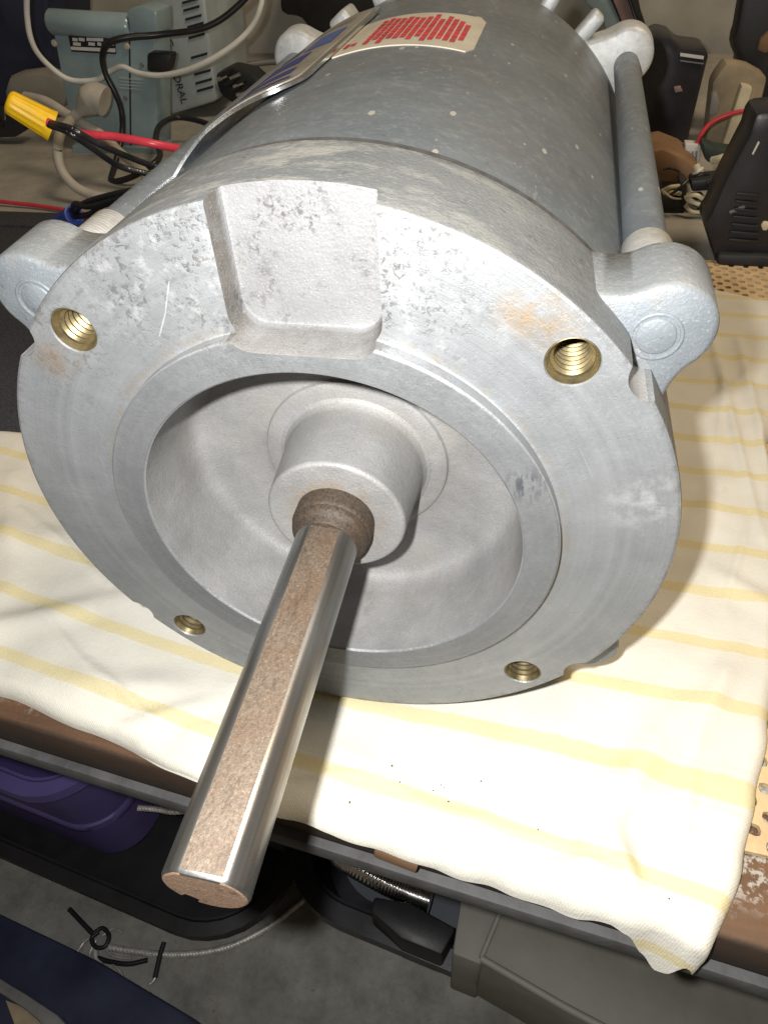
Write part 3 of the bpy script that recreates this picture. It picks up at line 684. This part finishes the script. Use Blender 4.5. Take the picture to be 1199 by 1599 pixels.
o = liner(.045, .245, -.0185, .385, .0046, 'shelf_liner'); tag(o, 'tan perforated rubber shelf liner peeking out beside and behind the towel', 'shelf liner')

# ================================================================== THINGS ON THE BENCH, LEFT
mat_ = empty('foam_mat', (-.35, .25, ZB), 'black textured foam mat on the bench left of the motor', 'mat')
mkobj('pad', boxbm((-.42, .235, ZB + .003), (.62, .285, .006), 0, .0015), M['mat'], mat_)
mkobj('edge_strip', boxbm((-.42, .396, ZB + .003), (.62, .028, .006), 0, .0015), M['mat'], mat_)
def zpath(pts): return [atY(a, b, Y) for a, b, Y in pts]
def wire(name, pts, r, mat, parent=None, seg=10):
    bm = bmesh.new(); tube(bm, zpath(pts), r, seg); return mkobj(name, bm, mat, parent, 60)
def nut(parent, p0, p1, r0, r1, mat, name='wire_nut'):
    A, B = Vector(p0), Vector(p1); d = B - A; L = d.length; d.normalize(); s = d.orthogonal().normalized(); u = d.cross(s); bm = bmesh.new(); loops = []
    n = 72
    for t, k, fl_ in ((0, .55, 0), (.02, .80, 0), (.06, .95, 0), (.10, 1, .3), (.18, 1, 1), (.80, 1, 1), (.84, 1, .2), (.88, 1, 0), (.995, 1.03, 0), (1, .98, 0), (1.0, .8, 0), (.9, .78, 0)):
        rr = (r0 + (r1 - r0) * t) * k
        loops.append([A + d * (L * t) + (s * cos(2 * PI * i / n) + u * sin(2 * PI * i / n)) * rr * (1 - .07 * fl_ * (0.5 + .5 * (1 if (i // 3) % 2 else -1))) for i in range(n)])
    loft(bm, loops, True, True); return mkobj(name, bm, mat, parent, 40)
sp = empty('wire_splice', atY(90, 195, .20), 'yellow wire nut joining a red lead and two black leads beside the motor', 'wire splice')
nut(sp, atD(10, 156, .345), atD(83, 197, .357), .0056, .0074, M['yellow'])
wire('red_lead', [(74, 190, .212), (120, 207, .213), (180, 213, .215), (240, 224, .215), (300, 238, .23), (345, 262, .24)], .0019, M['red_wire'], sp)
b1 = wire('black_lead', [(78, 192, .212), (110, 200, .20), (150, 222, .205), (200, 244, .215), (250, 262, .225), (310, 275, .235)], .0015, M['black_wire'], sp)
b2 = wire('black_lead', [(76, 194, .212), (105, 205, .202), (140, 228, .207), (185, 258, .217), (235, 272, .225), (300, 290, .235)], .0015, M['black_wire'], sp)
def ink(parent, pts, r):     # white lettering dashes along a black lead
    P = crom(zpath(pts), 60); bm = bmesh.new(); i = 45
    while i < len(P) - 12:
        L = random.choice((1, 1, 2, 3, 5))
        q = [p + (CAM - p).normalized() * (r * .62) + Vector((0, 0, r * .35)) for p in P[i:i + L + 1]]
        tube(bm, q, r * .30, 6, smooth=False); i += L + random.choice((4, 6, 9, 14))
    mkobj('white_lettering', bm, M['white_ink'], parent, 60)
ink(b1, [(78, 192, .212), (110, 200, .20), (150, 222, .205), (200, 244, .215), (250, 262, .225), (310, 275, .235)], .0015)
ink(b2, [(76, 194, .212), (105, 205, .202), (140, 228, .207), (185, 258, .217), (235, 272, .225), (300, 290, .235)], .0015)
sp2 = empty('wire_splice', atY(95, 345, .30), 'blue wire nut capping bent black leads above the foam mat', 'wire splice')
nut(sp2, atY(84, 352, .312), atY(116, 335, .300), .0048, .0062, M['blue_nut'])
for q in ([(112, 336, .302), (130, 318, .295), (170, 305, .285), (230, 292, .27), (300, 280, .25)], [(112, 332, .302), (118, 318, .298), (140, 322, .29), (190, 308, .28), (260, 295, .26)], [(112, 338, .302), (140, 334, .297), (165, 318, .29), (220, 306, .275), (280, 300, .26)]):
    wire('black_lead', q, .0019, M['black_wire'], sp2)
o = wire('red_wire', [(-60, 306, .44), (0, 314, .435), (60, 321, .43), (120, 331, .42), (175, 344, .41), (230, 362, .40)], .0017, M['red_wire']); tag(o, 'thin red wire running along the back of the foam mat', 'wire')

# teal enclosure with name plate
YB = .585
box = empty('metal_enclosure', atY(175, 225, YB), 'teal metal box with black and white rating plate standing behind the wires', 'enclosure')
body = pxprism([(80, 36), (118, 236), (247, 240), (242, 42), (150, 38)], YB, .035, .0025); mkobj('case', body, M['teal'], box)
bm = bmesh.new(); A = atY(78, 33, YB + .004); B = atY(206, 41, YB + .004)
tube(bm, [A, A.lerp(B, .03), A.lerp(B, .97), B], lambda t: .0105 if .01 < t < .99 else .0085, 32, smooth=False); mkobj('rounded_cover', bm, M['teal'], box, 50)
mkobj('corner_cap', pxprism([(196, 14), (202, 50), (246, 56), (244, 16), (222, 8)], YB - .004, .035, .003), M['teal'], box)
pl_ = mkobj('rating_plate', pxprism([(106, 53), (111, 80), (181, 84), (178, 56)], YB - .0012, .002, .0004), M['black'], box)
for r0, gaps in ((58, [(113, 121), (123, 132), (135, 161)]), (65, [(114, 126), (138, 148), (152, 158), (170, 178)])):
    for g0, g1 in gaps: mkobj('white_lettering', pxprism([(g0, r0), (g0, r0 + 5), (g1, r0 + 6), (g1, r0 + 1)], YB - .0016, .0006, 0), M['white_ink'], pl_)
mkobj('white_bar', pxprism([(110, 72), (111, 77), (180, 81), (180, 75)], YB - .0016, .0006, 0), M['white_ink'], pl_)
for px, py in ((86, 66), (199, 71)):
    p = atY(px, py, YB); bm = bmesh.new(); lathe(bm, [(0, -.003), (.002, -.003), (.003, -.002), (.003, .001)], 20, c=p); bmesh.ops.recalc_face_normals(bm, faces=bm.faces); mkobj('screw', bm, M['grey_cord'], box)
for k in range(4): mkobj('vent_line', pxprism([(186, 120 + 5 * k), (186, 122 + 5 * k), (222, 125 + 5 * k), (222, 123 + 5 * k)], YB - .0008, .001, 0), M['steelblue'], box)
mkobj('panel_seam', pxprism([(201, 60), (203, 238), (205, 238), (203, 60)], YB - .0008, .0015, 0), M['dark'], box)
mkobj('base_flange', pxprism([(112, 226), (113, 244), (252, 248), (250, 231)], YB - .006, .03, .0015), M['teal'], box)
for px, py in ((196, 152), (222, 100), (130, 150)):
    p = atY(px, py, YB); bm = bmesh.new(); lathe(bm, [(0, -.0015), (.0018, -.0015), (.0022, -.0005), (.0022, .001)], 16, c=p); bmesh.ops.recalc_face_normals(bm, faces=bm.faces); mkobj('screw', bm, M['lip'], box)
mkobj('side_switch', pxprism([(228, 82), (228, 112), (262, 114), (268, 84)], YB - .012, .016, .003), M['black'], box)
# slotted blue-grey housing behind it
YC = .70
hou = empty('slotted_housing', atY(300, 180, YC), 'blue grey housing with a ladder of black cooling slots behind the teal box', 'housing')
mkobj('shell', pxprism([(246, -25), (262, 182), (340, 158), (318, -25)], YC, .11, .006), M['steelblue'], hou)
for k, (x, y) in enumerate(((284, 2), (286, 14), (289, 28), (292, 40), (294, 57), (298, 88), (303, 114), (305, 128), (307, 140))):
    dx, dy = 25, -7
    mkobj('cooling_slot', pxprism([(x, y), (x + .5, y + 4), (x + dx, y + dy + 4), (x + dx, y + dy)], YC - .0012, .003, 0), M['dark'], hou)
mkobj('front_seam', pxprism([(247, 60), (260, 182), (263, 182), (250, 60)], YC - .002, .003, 0), M['dark'], hou)
def text(parent, body_, px, py, Y, size, rotz, mat):
    c = bpy.data.curves.new('t', 'FONT'); c.body = body_; c.size = size; c.extrude = .0003; c.align_x = 'CENTER'; c.align_y = 'CENTER'
    t = bpy.data.objects.new('t', c); C.objects.link(t); dg = bpy.context.evaluated_depsgraph_get(); dg.update()
    me = bpy.data.meshes.new_from_object(t.evaluated_get(dg)); bpy.data.objects.remove(t, do_unlink=True)
    bm = bmesh.new(); bm.from_mesh(me)
    bmesh.ops.transform(bm, matrix=Matrix.Translation(atY(px, py, Y)) @ Matrix.Rotation(PI / 2, 4, 'X') @ Matrix.Rotation(rotz, 4, 'Z'), verts=bm.verts)
    return mkobj('lettering', bm, mat, parent, 0)
text(hou, 'ERS', 257, 22, YC - .0015, .0115, -PI / 2 + .1, M['black'])
text(hou, 'C', 264, 66, YC - .0015, .0115, -PI / 2 + .1, M['black'])
text(hou, 'ORAL', 281, 138, YC - .0015, .0115, -PI / 2 + .1, M['black'])
# cords
o = wire('white_cord', [(44, -60, .54), (42, 20, .54), (52, 70, .54), (78, 103, .545), (110, 124, .55), (150, 124, .555), (172, 110, .56), (190, 103, .56), (215, 113, .56), (252, 117, .56), (300, 106, .56), (350, 80, .565), (390, 45, .575), (408, 5, .58), (412, -60, .59)], .0024, M['white_cord']); tag(o, 'white cord looping in front of the teal box', 'cord')
o = wire('black_power_lead', [(430, -60, .60), (372, 8, .59), (320, 42, .58), (250, 53, .57), (195, 58, .555), (168, 68, .55), (160, 88, .55), (165, 115, .55), (180, 145, .55), (190, 175, .55), (190, 215, .545), (178, 262, .52), (175, 282, .50), (205, 276, .49), (240, 255, .50), (250, 240, .52), (243, 218, .55), (250, 195, .58), (275, 183, .61), (310, 188, .61), (345, 202, .60)], .0027, M['black_wire']); tag(o, 'black power lead drooping down the front of the teal box', 'power lead')
pc = empty('plug_lead', atY(145, 165, .50), 'grey power cord with a flared plug lying before the teal box', 'power cord')
bm = bmesh.new(); tube(bm, zpath([(108, 188, .49), (122, 176, .49), (130, 168, .49), (138, 160, .49), (150, 152, .49), (164, 158, .49)]), lambda t: .0042 + .0075 * max(0, min(1, (t - .25) / .45)), 20); mkobj('plug', bm, M['grey_cord'], pc, 60)
wire('cable', [(40, 150, .52), (72, 158, .51), (105, 178, .50), (135, 195, .49), (165, 215, .485), (190, 240, .48), (225, 268, .47), (225, 290, .46), (200, 305, .45), (160, 307, .44), (122, 294, .445), (98, 268, .45), (90, 238, .455), (94, 208, .46), (110, 188, .485)], .0042, M['grey_cord'], pc)
# black bracket lying at the left edge and dark cabinet behind
o = mkobj('black_bracket', pxprism([(-30, 168), (-30, 216), (22, 214), (38, 204), (36, 176), (22, 164), (8, 178), (6, 198), (-8, 196), (-10, 172)], .60, .02, .002), M['blacksatin']); tag(o, 'black bracket lying at the edge of the picture under the yellow nut', 'bracket')
o = mkobj('dark_cabinet', pxprism([(-120, -120), (-120, 160), (40, 166), (86, 150), (66, -120)], .74, .10, .006), M['navy']); tag(o, 'dark navy box standing behind the white cord loop', 'box')
o = mkobj('dark_pouch', pxprism([(10, 118), (2, 150), (20, 172), (60, 178), (100, 170), (112, 128), (60, 112)], .695, .035, .010), M['greybox']); tag(o, 'dusty dark grey pouch behind the yellow nut', 'pouch')
# ribbed black strip (a row of small sockets)
rk = empty('bit_holder', atY(375, 130, .70), 'black ribbed holder with bright tips beside the slotted housing', 'bit holder')
mkobj('block', pxprism([(332, 118), (345, 150), (368, 165), (418, 136), (392, 112), (358, 104)], .705, .03, .004), M['black'], rk)
for i in range(3):
    for j in range(5):
        a = atY(340 + 10 * j + 5 * i, 122 + 8 * j + -5 * i + 2, .700); b = a + Vector((.012, .0, .004)); bm = bmesh.new(); tube(bm, [a, a.lerp(b, .3), b], .0022, 8, smooth=False); mkobj('bit', bm, M['chrome'] if (i + j) % 3 == 0 else M['black'], rk)
# things right behind the motor
o = mkobj('black_case', pxprism([(434, -60), (436, 22), (470, 26), (478, 42), (486, 60), (520, 62), (640, 20), (640, -60)], .95, .082, .008), M['black']); tag(o, 'black case on the wall behind the motor nameplate', 'case')
o = mkobj('loose_cable', prism([(0, 0, 0)] * 3, (0, 0, 0)), M['black']) if False else None
bm = bmesh.new(); tube(bm, [atZ(a, b, ZB + .0036) for a, b in ((330, 118), (370, 104), (420, 96), (520, 90))], .0036, 10); o = mkobj('grey_cable', bm, M['lip'], None, 60); tag(o, 'dull grey cable lying on the bench behind the rear lug', 'cable')

# ================================================================== THINGS ON THE BENCH, RIGHT
fr_ = empty('painted_frame', atY(960, 40, .50), 'faded pink metal frame bar against the wall behind the motor', 'frame')
mkobj('bar', pxprism([(932, -60), (982, 62), (1002, 62), (962, -60)], .985, .047, .003), M['pink'], fr_)
mkobj('web', pxprism([(905, -60), (915, 6), (940, 24), (948, 58), (982, 64), (930, -60)], .99, .042, .003), M['teal'], fr_)
o = mkobj('black_hose', pxprism([(962, -60), (1006, 64), (1012, 50), (1000, 14), (985, -60)], .975, .057, .008), M['black']); tag(o, 'black rubber strip beside the faded pink bar', 'strip')
bc = empty('black_holder', atY(1050, 240, .585), 'tall black case leaning by the rear lug of the motor', 'case')
mkobj('body', pxprism([(1000, 120), (1012, 62), (1028, 52), (1048, 58), (1060, 72), (1106, 78), (1106, 90), (1068, 244), (1012, 236)], .585, .05, .004), M['blacksatin'], bc)
for a, b in ((82, 87), (93, 95)): mkobj('bright_band', pxprism([(1062, a), (1062, b), (1098, b + 5), (1099, a + 5)], .584, .002, 0), M['white_cord'] if a == 82 else M['lip'], bc)
mkobj('badge', pxprism([(1052, 135), (1054, 144), (1066, 142), (1062, 133)], .584, .002, .0003), M['pink'], bc)
o = mkobj('tan_box', pxprism([(1112, 128), (1134, 96), (1170, 104), (1199, 120), (1172, 230), (1100, 232)], .62, .025, .004), M['tan']); tanbox = tag(o, 'tan box standing behind the red wire', 'box')
o = mkobj('cream_slat', pxprism([(1158, 132), (1176, 136), (1150, 230), (1128, 226)], .60, .012, .002), M['cream']); tag(o, 'cream plastic strip leaning on the tan box', 'strip')
mkobj('round_pad', pxprism([(1110, 148), (1118, 142), (1124, 158), (1122, 174), (1112, 184), (1106, 178)], .612, .010, .002), M['greybox'], tanbox)
con = empty('wire_connector', atY(1080, 235, .53), 'red wire ending in a white plastic connector', 'connector')
mkobj('housing', pxprism([(1070, 224), (1094, 226), (1092, 254), (1068, 250)], .53, .012, .0012), M['white_ink'], con)
for k in range(3): mkobj('slot', pxprism([(1074 + 6 * k, 236), (1077 + 6 * k, 236), (1076 + 6 * k, 251), (1073 + 6 * k, 251)], .5292, .002, 0), M['greybox'], con)
wire('red_wire', [(1088, 226, .535), (1094, 210, .535), (1112, 190, .54), (1145, 176, .54), (1175, 172, .54), (1196, 174, .54)], .0018, M['red_wire'], con)
o = mkobj('brown_board', pxprism([(1010, 236), (1035, 232), (1066, 244), (1090, 262), (1098, 278), (1060, 286), (1010, 282)], .50, .05, .004), M['brown']); tag(o, 'rounded brown board lying below the black case', 'board')
o = mkobj('green_board', pxprism([(1096, 222), (1100, 250), (1130, 268), (1152, 236), (1120, 232)], .52, .02, .003), M['green']); tag(o, 'dark green board behind the cream wires', 'board')
# tangle of black connectors and cream wires
tg = empty('connector_bundle', atY(1080, 330, .46), 'bundle of black connectors with frayed cream wires beside the motor bolt', 'connector')
for p in ([(1022, 284), (1032, 282), (1034, 302), (1024, 306)], [(1060, 280), (1072, 282), (1072, 330), (1062, 334)], [(1078, 282), (1128, 276), (1130, 296), (1080, 300)], [(1026, 312), (1048, 304), (1066, 316), (1062, 336), (1030, 344)], [(1028, 340), (1050, 336), (1052, 358), (1030, 362)], [(1080, 312), (1100, 310), (1104, 322), (1082, 324)]):
    mkobj('connector', pxprism(p, .46, .018, .002), M['black'], tg)
for q in ([(1034, 298, .455), (1046, 292, .452), (1060, 290, .455)], [(1036, 300, .455), (1050, 300, .452), (1062, 302, .455)], [(1070, 308, .455), (1086, 304, .45), (1104, 314, .452), (1118, 318, .455)], [(1072, 310, .455), (1090, 318, .45), (1106, 320, .452), (1122, 312, .455)], [(1070, 320, .455), (1080, 330, .45), (1100, 330, .452), (1116, 326, .455)], [(1040, 348, .455), (1052, 346, .45), (1066, 352, .452)]):
    wire('wire_end', q, .0016, M['cream'], tg, 8)
for q in ([(1112, 250, .49), (1128, 246, .485), (1142, 240, .49)], [(1116, 258, .49), (1130, 254, .485), (1146, 246, .49)], [(1120, 268, .49), (1134, 262, .485), (1150, 254, .49)], [(1086, 258, .49), (1096, 274, .485), (1122, 276, .485), (1136, 284, .49)], [(1126, 282, .49), (1140, 272, .485), (1166, 256, .49)]):
    wire('wire_end', q, .0030, M['cream'], tg, 8)
for k in range(16):
    x0, y0 = random.uniform(1030, 1150), random.uniform(262, 346); an = random.uniform(-.7, .7); L = random.uniform(14, 38)
    wire('loose_strand', [(x0, y0, .452), (x0 + L * .5 * cos(an), y0 + L * .5 * sin(an) - random.uniform(-5, 6), .446), (x0 + L * cos(an), y0 + L * sin(an), .45)], random.uniform(.0007, .0013), M[random.choice(('cream', 'black_wire', 'grey_cord', 'black_wire', 'white_ink', 'yellow'))], tg, 6)
for k in range(9):
    x0, y0 = random.uniform(1032, 1128), random.uniform(270, 344); w_, h_ = random.uniform(6, 14), random.uniform(4, 9)
    mkobj('connector', pxprism([(x0, y0), (x0 + 1, y0 + h_), (x0 + w_, y0 + h_ - 2), (x0 + w_ - 1, y0 - 2)], .457, .010, .0008), M[random.choice(('black', 'black', 'brown', 'greybox', 'green'))], tg)
wire('black_lead', [(1056, 350, .455), (1066, 356, .45), (1078, 364, .448), (1088, 374, .44)], .0014, M['black_wire'], tg)
# black moulded supply at the right edge
ps = empty('power_supply', atY(1160, 425, .372), 'black moulded power unit at the right edge behind the towel', 'power unit')
mkobj('case', pxprism([(1098, 350), (1122, 424), (1260, 432), (1260, 168), (1180, 176), (1170, 210), (1132, 282), (1110, 334)], .372, .035, .004), M['blacksatin'], ps)
mkobj('foot', pxprism([(1118, 396), (1122, 426), (1260, 434), (1260, 404)], .366, .03, .004), M['black'], ps)
mkobj('screw', pxprism([(1188, 352), (1192, 346), (1199, 346), (1202, 352), (1198, 360), (1191, 360)], .3705, .003, .0008), M['cream'], ps)
mkobj('bright_clip', pxprism([(1138, 330), (1140, 334), (1164, 324), (1162, 320)], .3705, .002, .0003), M['lip'], ps)
for k in range(7): mkobj('vent_rib', pxprism([(1150 - 2 * k, 300 + 12 * k), (1150 - 2 * k, 305 + 12 * k), (1186, 309 + 12 * k), (1186, 304 + 12 * k)], .370, .004, .0006), M['black'], ps)
mkobj('edge_trim', pxprism([(1174, 240), (1176, 241), (1186, 222), (1184, 220)], .371, .003, 0), M['white_cord'], ps)
o = mkobj('dark_machine', pxprism([(1172, -80), (1150, 46), (1142, 70), (1152, 92), (1150, 108), (1156, 210), (1260, 218), (1260, -80)], .65, .03, .006), M['black']); machine = tag(o, 'dark machine part at the upper right corner', 'machine')
mkobj('rusty_plate', pxprism([(1186, 62), (1182, 78), (1196, 84), (1220, 60), (1210, 40)], .645, .01, .002), M['brown'], machine)

# ================================================================== UNDER THE BENCH
def rbox(cx, cy, sx, sy, rc, z, rot, n=8):
    P = []
    for qx, qy, a0 in ((1, 1, 0), (-1, 1, 90), (-1, -1, 180), (1, -1, 270)):
        for k in range(n + 1):
            a = rad(a0 + 90 * k / n); x = qx * (sx / 2 - rc) + rc * cos(a); y = qy * (sy / 2 - rc) + rc * sin(a)
            P.append(Vector((cx + x * cos(rot) - y * sin(rot), cy + x * sin(rot) + y * cos(rot), z)))
    return P
def bin_(name, cx, cy, sx, sy, h, z0, rc, rot, mat, label, cat, taper=.9, rim=.008):
    e = empty(name, (cx, cy, z0), label, cat)
    bm = bmesh.new()
    loft(bm, [rbox(cx, cy, sx * taper, sy * taper, rc, z0, rot), rbox(cx, cy, sx, sy, rc, z0 + h, rot), rbox(cx, cy, sx - .006, sy - .006, rc * .95, z0 + h, rot), rbox(cx, cy, sx * taper - .006, sy * taper - .006, rc * .95, z0 + .004, rot)])
    mkobj('tub', bm, mat, e, 40)
    bm = bmesh.new()
    loft(bm, [rbox(cx, cy, sx + .004, sy + .004, rc, z0 + h - rim, rot), rbox(cx, cy, sx + 2 * rim, sy + 2 * rim, rc + rim, z0 + h - rim, rot), rbox(cx, cy, sx + 2 * rim, sy + 2 * rim, rc + rim, z0 + h, rot), rbox(cx, cy, sx + .001, sy + .001, rc, z0 + h + .0015, rot), rbox(cx, cy, sx - .004, sy - .004, rc, z0 + h - .001, rot)], False, False)
    mkobj('rim', bm, mat, e, 40)
    return e
ZF = -.5
lt = bin_('shallow_black_tray', -.275, .165, .37, .27, .035, ZF, .06, rad(-9), M['black'], 'shallow black tray on the floor holding the purple tub', 'tray', .96, .010)
pb = bin_('purple_tub', -.335, .160, .245, .21, .165, ZF + .006, .034, rad(-9), M['purple'], 'purple plastic tub standing in the shallow black tray under the bench', 'tub', .90, .010)
for h_, e_ in ((.070, .0022),):
    k_ = .90 + .10 * h_ / .165; bm = bmesh.new(); zz = ZF + .006 + h_
    loft(bm, [rbox(-.335, .160, .245 * k_ - .002, .21 * k_ - .002, .034, zz - .007, rad(-9)), rbox(-.335, .160, .245 * k_ + 2 * e_, .21 * k_ + 2 * e_, .036, zz - .004, rad(-9)), rbox(-.335, .160, .245 * k_ + 2 * e_, .21 * k_ + 2 * e_, .036, zz + .004, rad(-9)), rbox(-.335, .160, .245 * k_ - .002, .21 * k_ - .002, .034, zz + .007, rad(-9))], False, False); mkobj('moulded_ridge', bm, M['purple'], pb, 50)
o = mkobj('charcoal_block', boxbm((-.145, .165, ZF + .055), (.11, .16, .09), rad(-9), .008, 3), M['slate']); tag(o, 'charcoal plastic block in the tray to the right of the purple tub', 'block')
tr = bin_('black_tray', .175, .150, .50, .29, .05, ZF, .05, rad(-9.4), M['blacksatin'], 'long black plastic tray on the floor under the hanging towel corner', 'tray', .96, .014)
bm = bmesh.new(); loft(bm, [rbox(.175, .150, .46, .25, .045, ZF + .005, rad(-9.4)), rbox(.175, .150, .46, .25, .045, ZF + .008, rad(-9.4))]); mkobj('floor_pad', bm, M['slate'], tr, 40)
for q in ([(218, 1237, -.397), (245, 1240, -.397), (275, 1242, -.397), (320, 1240, -.397)], [(216, 1262, -.397), (245, 1264, -.397), (275, 1268, -.397), (320, 1262, -.397)]):
    bm = bmesh.new(); tube(bm, crom([atZ(a, b, z) for a, b, z in q], 40), .0022, 12, smooth=False, twist=.9); o = mkobj('rope_end', bm, M['rope'], None, 60)
    tag(o, ('upper' if q[0][1] < 1250 else 'lower') + ' of two braided rope ends poking out behind the shaft', 'rope', 'braided rope ends')
bm = bmesh.new(); tube(bm, [atZ(a, b, -.436) for a, b in ((526, 1318), (530, 1338), (552, 1352), (600, 1378), (640, 1396), (672, 1408))], lambda t: .0082 + .0004 * cos(t * 2 * PI * 44), 20, 60); o = mkobj('ribbed_conduit', bm, M['chrome'], None, 60); tag(o, 'bright ribbed metal conduit curving in the black tray', 'conduit')
def zprism(pix, Z, h, bv=.002): return prism([atZ(a, b, Z) for a, b in pix], (0, 0, -h), bv)
o = mkobj('black_block', zprism([(584, 1400), (578, 1424), (606, 1448), (626, 1466), (690, 1492), (712, 1450), (640, 1410)], -.42, .05), M['black']); tag(o, 'black plastic block in the tray below the ribbed conduit', 'block')
o = mkobj('grey_carton', zprism([(722, 1388), (706, 1490), (752, 1508), (786, 1412)], -.39, .09), M['greybox']); tag(o, 'narrow grey box standing in the black tray', 'box')
oc = empty('olive_drawer', atZ(900, 1500, -.36), 'olive grey flat drawer with pale edging beneath the towel corner', 'drawer')
mkobj('panel', zprism([(790, 1404), (752, 1496), (1010, 1640), (1300, 1760), (1300, 1560), (1000, 1470)], -.355, .092), M['olive'], oc)
bm = bmesh.new(); tube(bm, [atZ(a, b, -.354) for a, b in ((789, 1405), (751, 1497))], .0016, 8, smooth=False); tube(bm, [atZ(a, b, -.354) for a, b in ((751, 1497), (880, 1572), (1010, 1641))], .0022, 8, smooth=False); mkobj('edging', bm, M['greybox'], oc, 60)
o = mkobj('rusty_bracket', prism([atY(584, 1326, -.0418), atY(582, 1340, -.0418), atY(650, 1366, -.0440), atY(654, 1352, -.0440)], (0, .006, 0), .001), M['brown']); tag(o, 'rusty brown bracket fixed under the bench edge above the ribbed conduit', 'bracket')
# steel rope on the floor with black ties
cb = empty('steel_rope', atZ(300, 1490, ZF), 'thin steel rope curving across the concrete floor with black ties', 'rope')
bm = bmesh.new(); tube(bm, crom([atZ(a, b, ZF + .003) for a, b in ((500, 1385), (462, 1416), (420, 1448), (360, 1478), (300, 1490), (240, 1490), (170, 1480))], 60), .0024, 12, smooth=False, twist=1.3); mkobj('strand', bm, M['rope'], cb, 60)
for q in ([(108, 1420), (125, 1438), (146, 1460)], [(256, 1472), (250, 1492), (242, 1528)], [(150, 1496), (170, 1502), (200, 1506), (230, 1500)]):
    bm = bmesh.new(); tube(bm, [atZ(a, b, ZF + .006) for a, b in q], .0019, 8); mkobj('tie', bm, M['black'], cb, 60)
bm = bmesh.new(); tube(bm, [atZ(a, b, ZF + .009) for a, b in ((146, 1458), (160, 1450), (170, 1462), (164, 1478), (150, 1480), (143, 1466), (154, 1456))], .0017, 8); mkobj('knot', bm, M['black'], cb, 60)
bm = bmesh.new(); tube(bm, [atZ(a, b, ZF + .006) for a, b in ((148, 1482), (152, 1500), (170, 1522), (206, 1543))], .0022, 8); mkobj('frayed_end', bm, M['rope'], cb, 60)
for q in ([(150, 1470), (140, 1492), (146, 1512)], [(158, 1474), (176, 1494), (205, 1498)], [(150, 1462), (134, 1470), (120, 1488)], [(166, 1500), (186, 1516), (196, 1536)], [(246, 1520), (240, 1532), (234, 1538)], [(160, 1462), (176, 1452), (190, 1456)]):
    bm = bmesh.new(); tube(bm, [atZ(a, b, ZF + .006) for a, b in q], .0009, 6); mkobj('frayed_strand', bm, M['rope'], cb, 60)
o = mkobj('navy_crate', zprism([(-80, 1385), (-80, 1600), (120, 1700), (480, 1720), (300, 1590), (150, 1500), (0, 1428)], -.44, .055), M['navy']); tag(o, 'dark navy crate edge in the lower left corner', 'crate')
o = mkobj('slate_rail', zprism([(-40, 1512), (-40, 1535), (0, 1552), (40, 1578), (110, 1640), (140, 1640), (90, 1585), (40, 1552), (0, 1528)], -.425, .012), M['lip']); tag(o, 'slate blue rail on the navy crate in the lower left corner', 'rail')
o = mkobj('pale_scrap', zprism([(8, 1562), (22, 1600), (75, 1602), (50, 1582), (28, 1570)], -.436, .003, .0005), M['tan']); tag(o, 'pale tan scrap at the bottom left corner of the picture', 'scrap')

bm = bmesh.new()
for k in range(70):
    p = atZ(random.uniform(20, 760), random.uniform(1330, 1599), ZF + .0008); sz = random.uniform(.0005, .0013)
    r = bmesh.ops.create_icosphere(bm, subdivisions=1, radius=sz, matrix=Matrix.Translation(p))
    for v in r['verts']: v.co += Vector((random.uniform(-1, 1), random.uniform(-1, 1), random.uniform(-.4, .4))) * sz * .5
o = mkobj('floor_grit', bm, M['tan'], None, 0); tag(o, 'bits of grit scattered over the concrete floor', 'grit', kind='stuff')
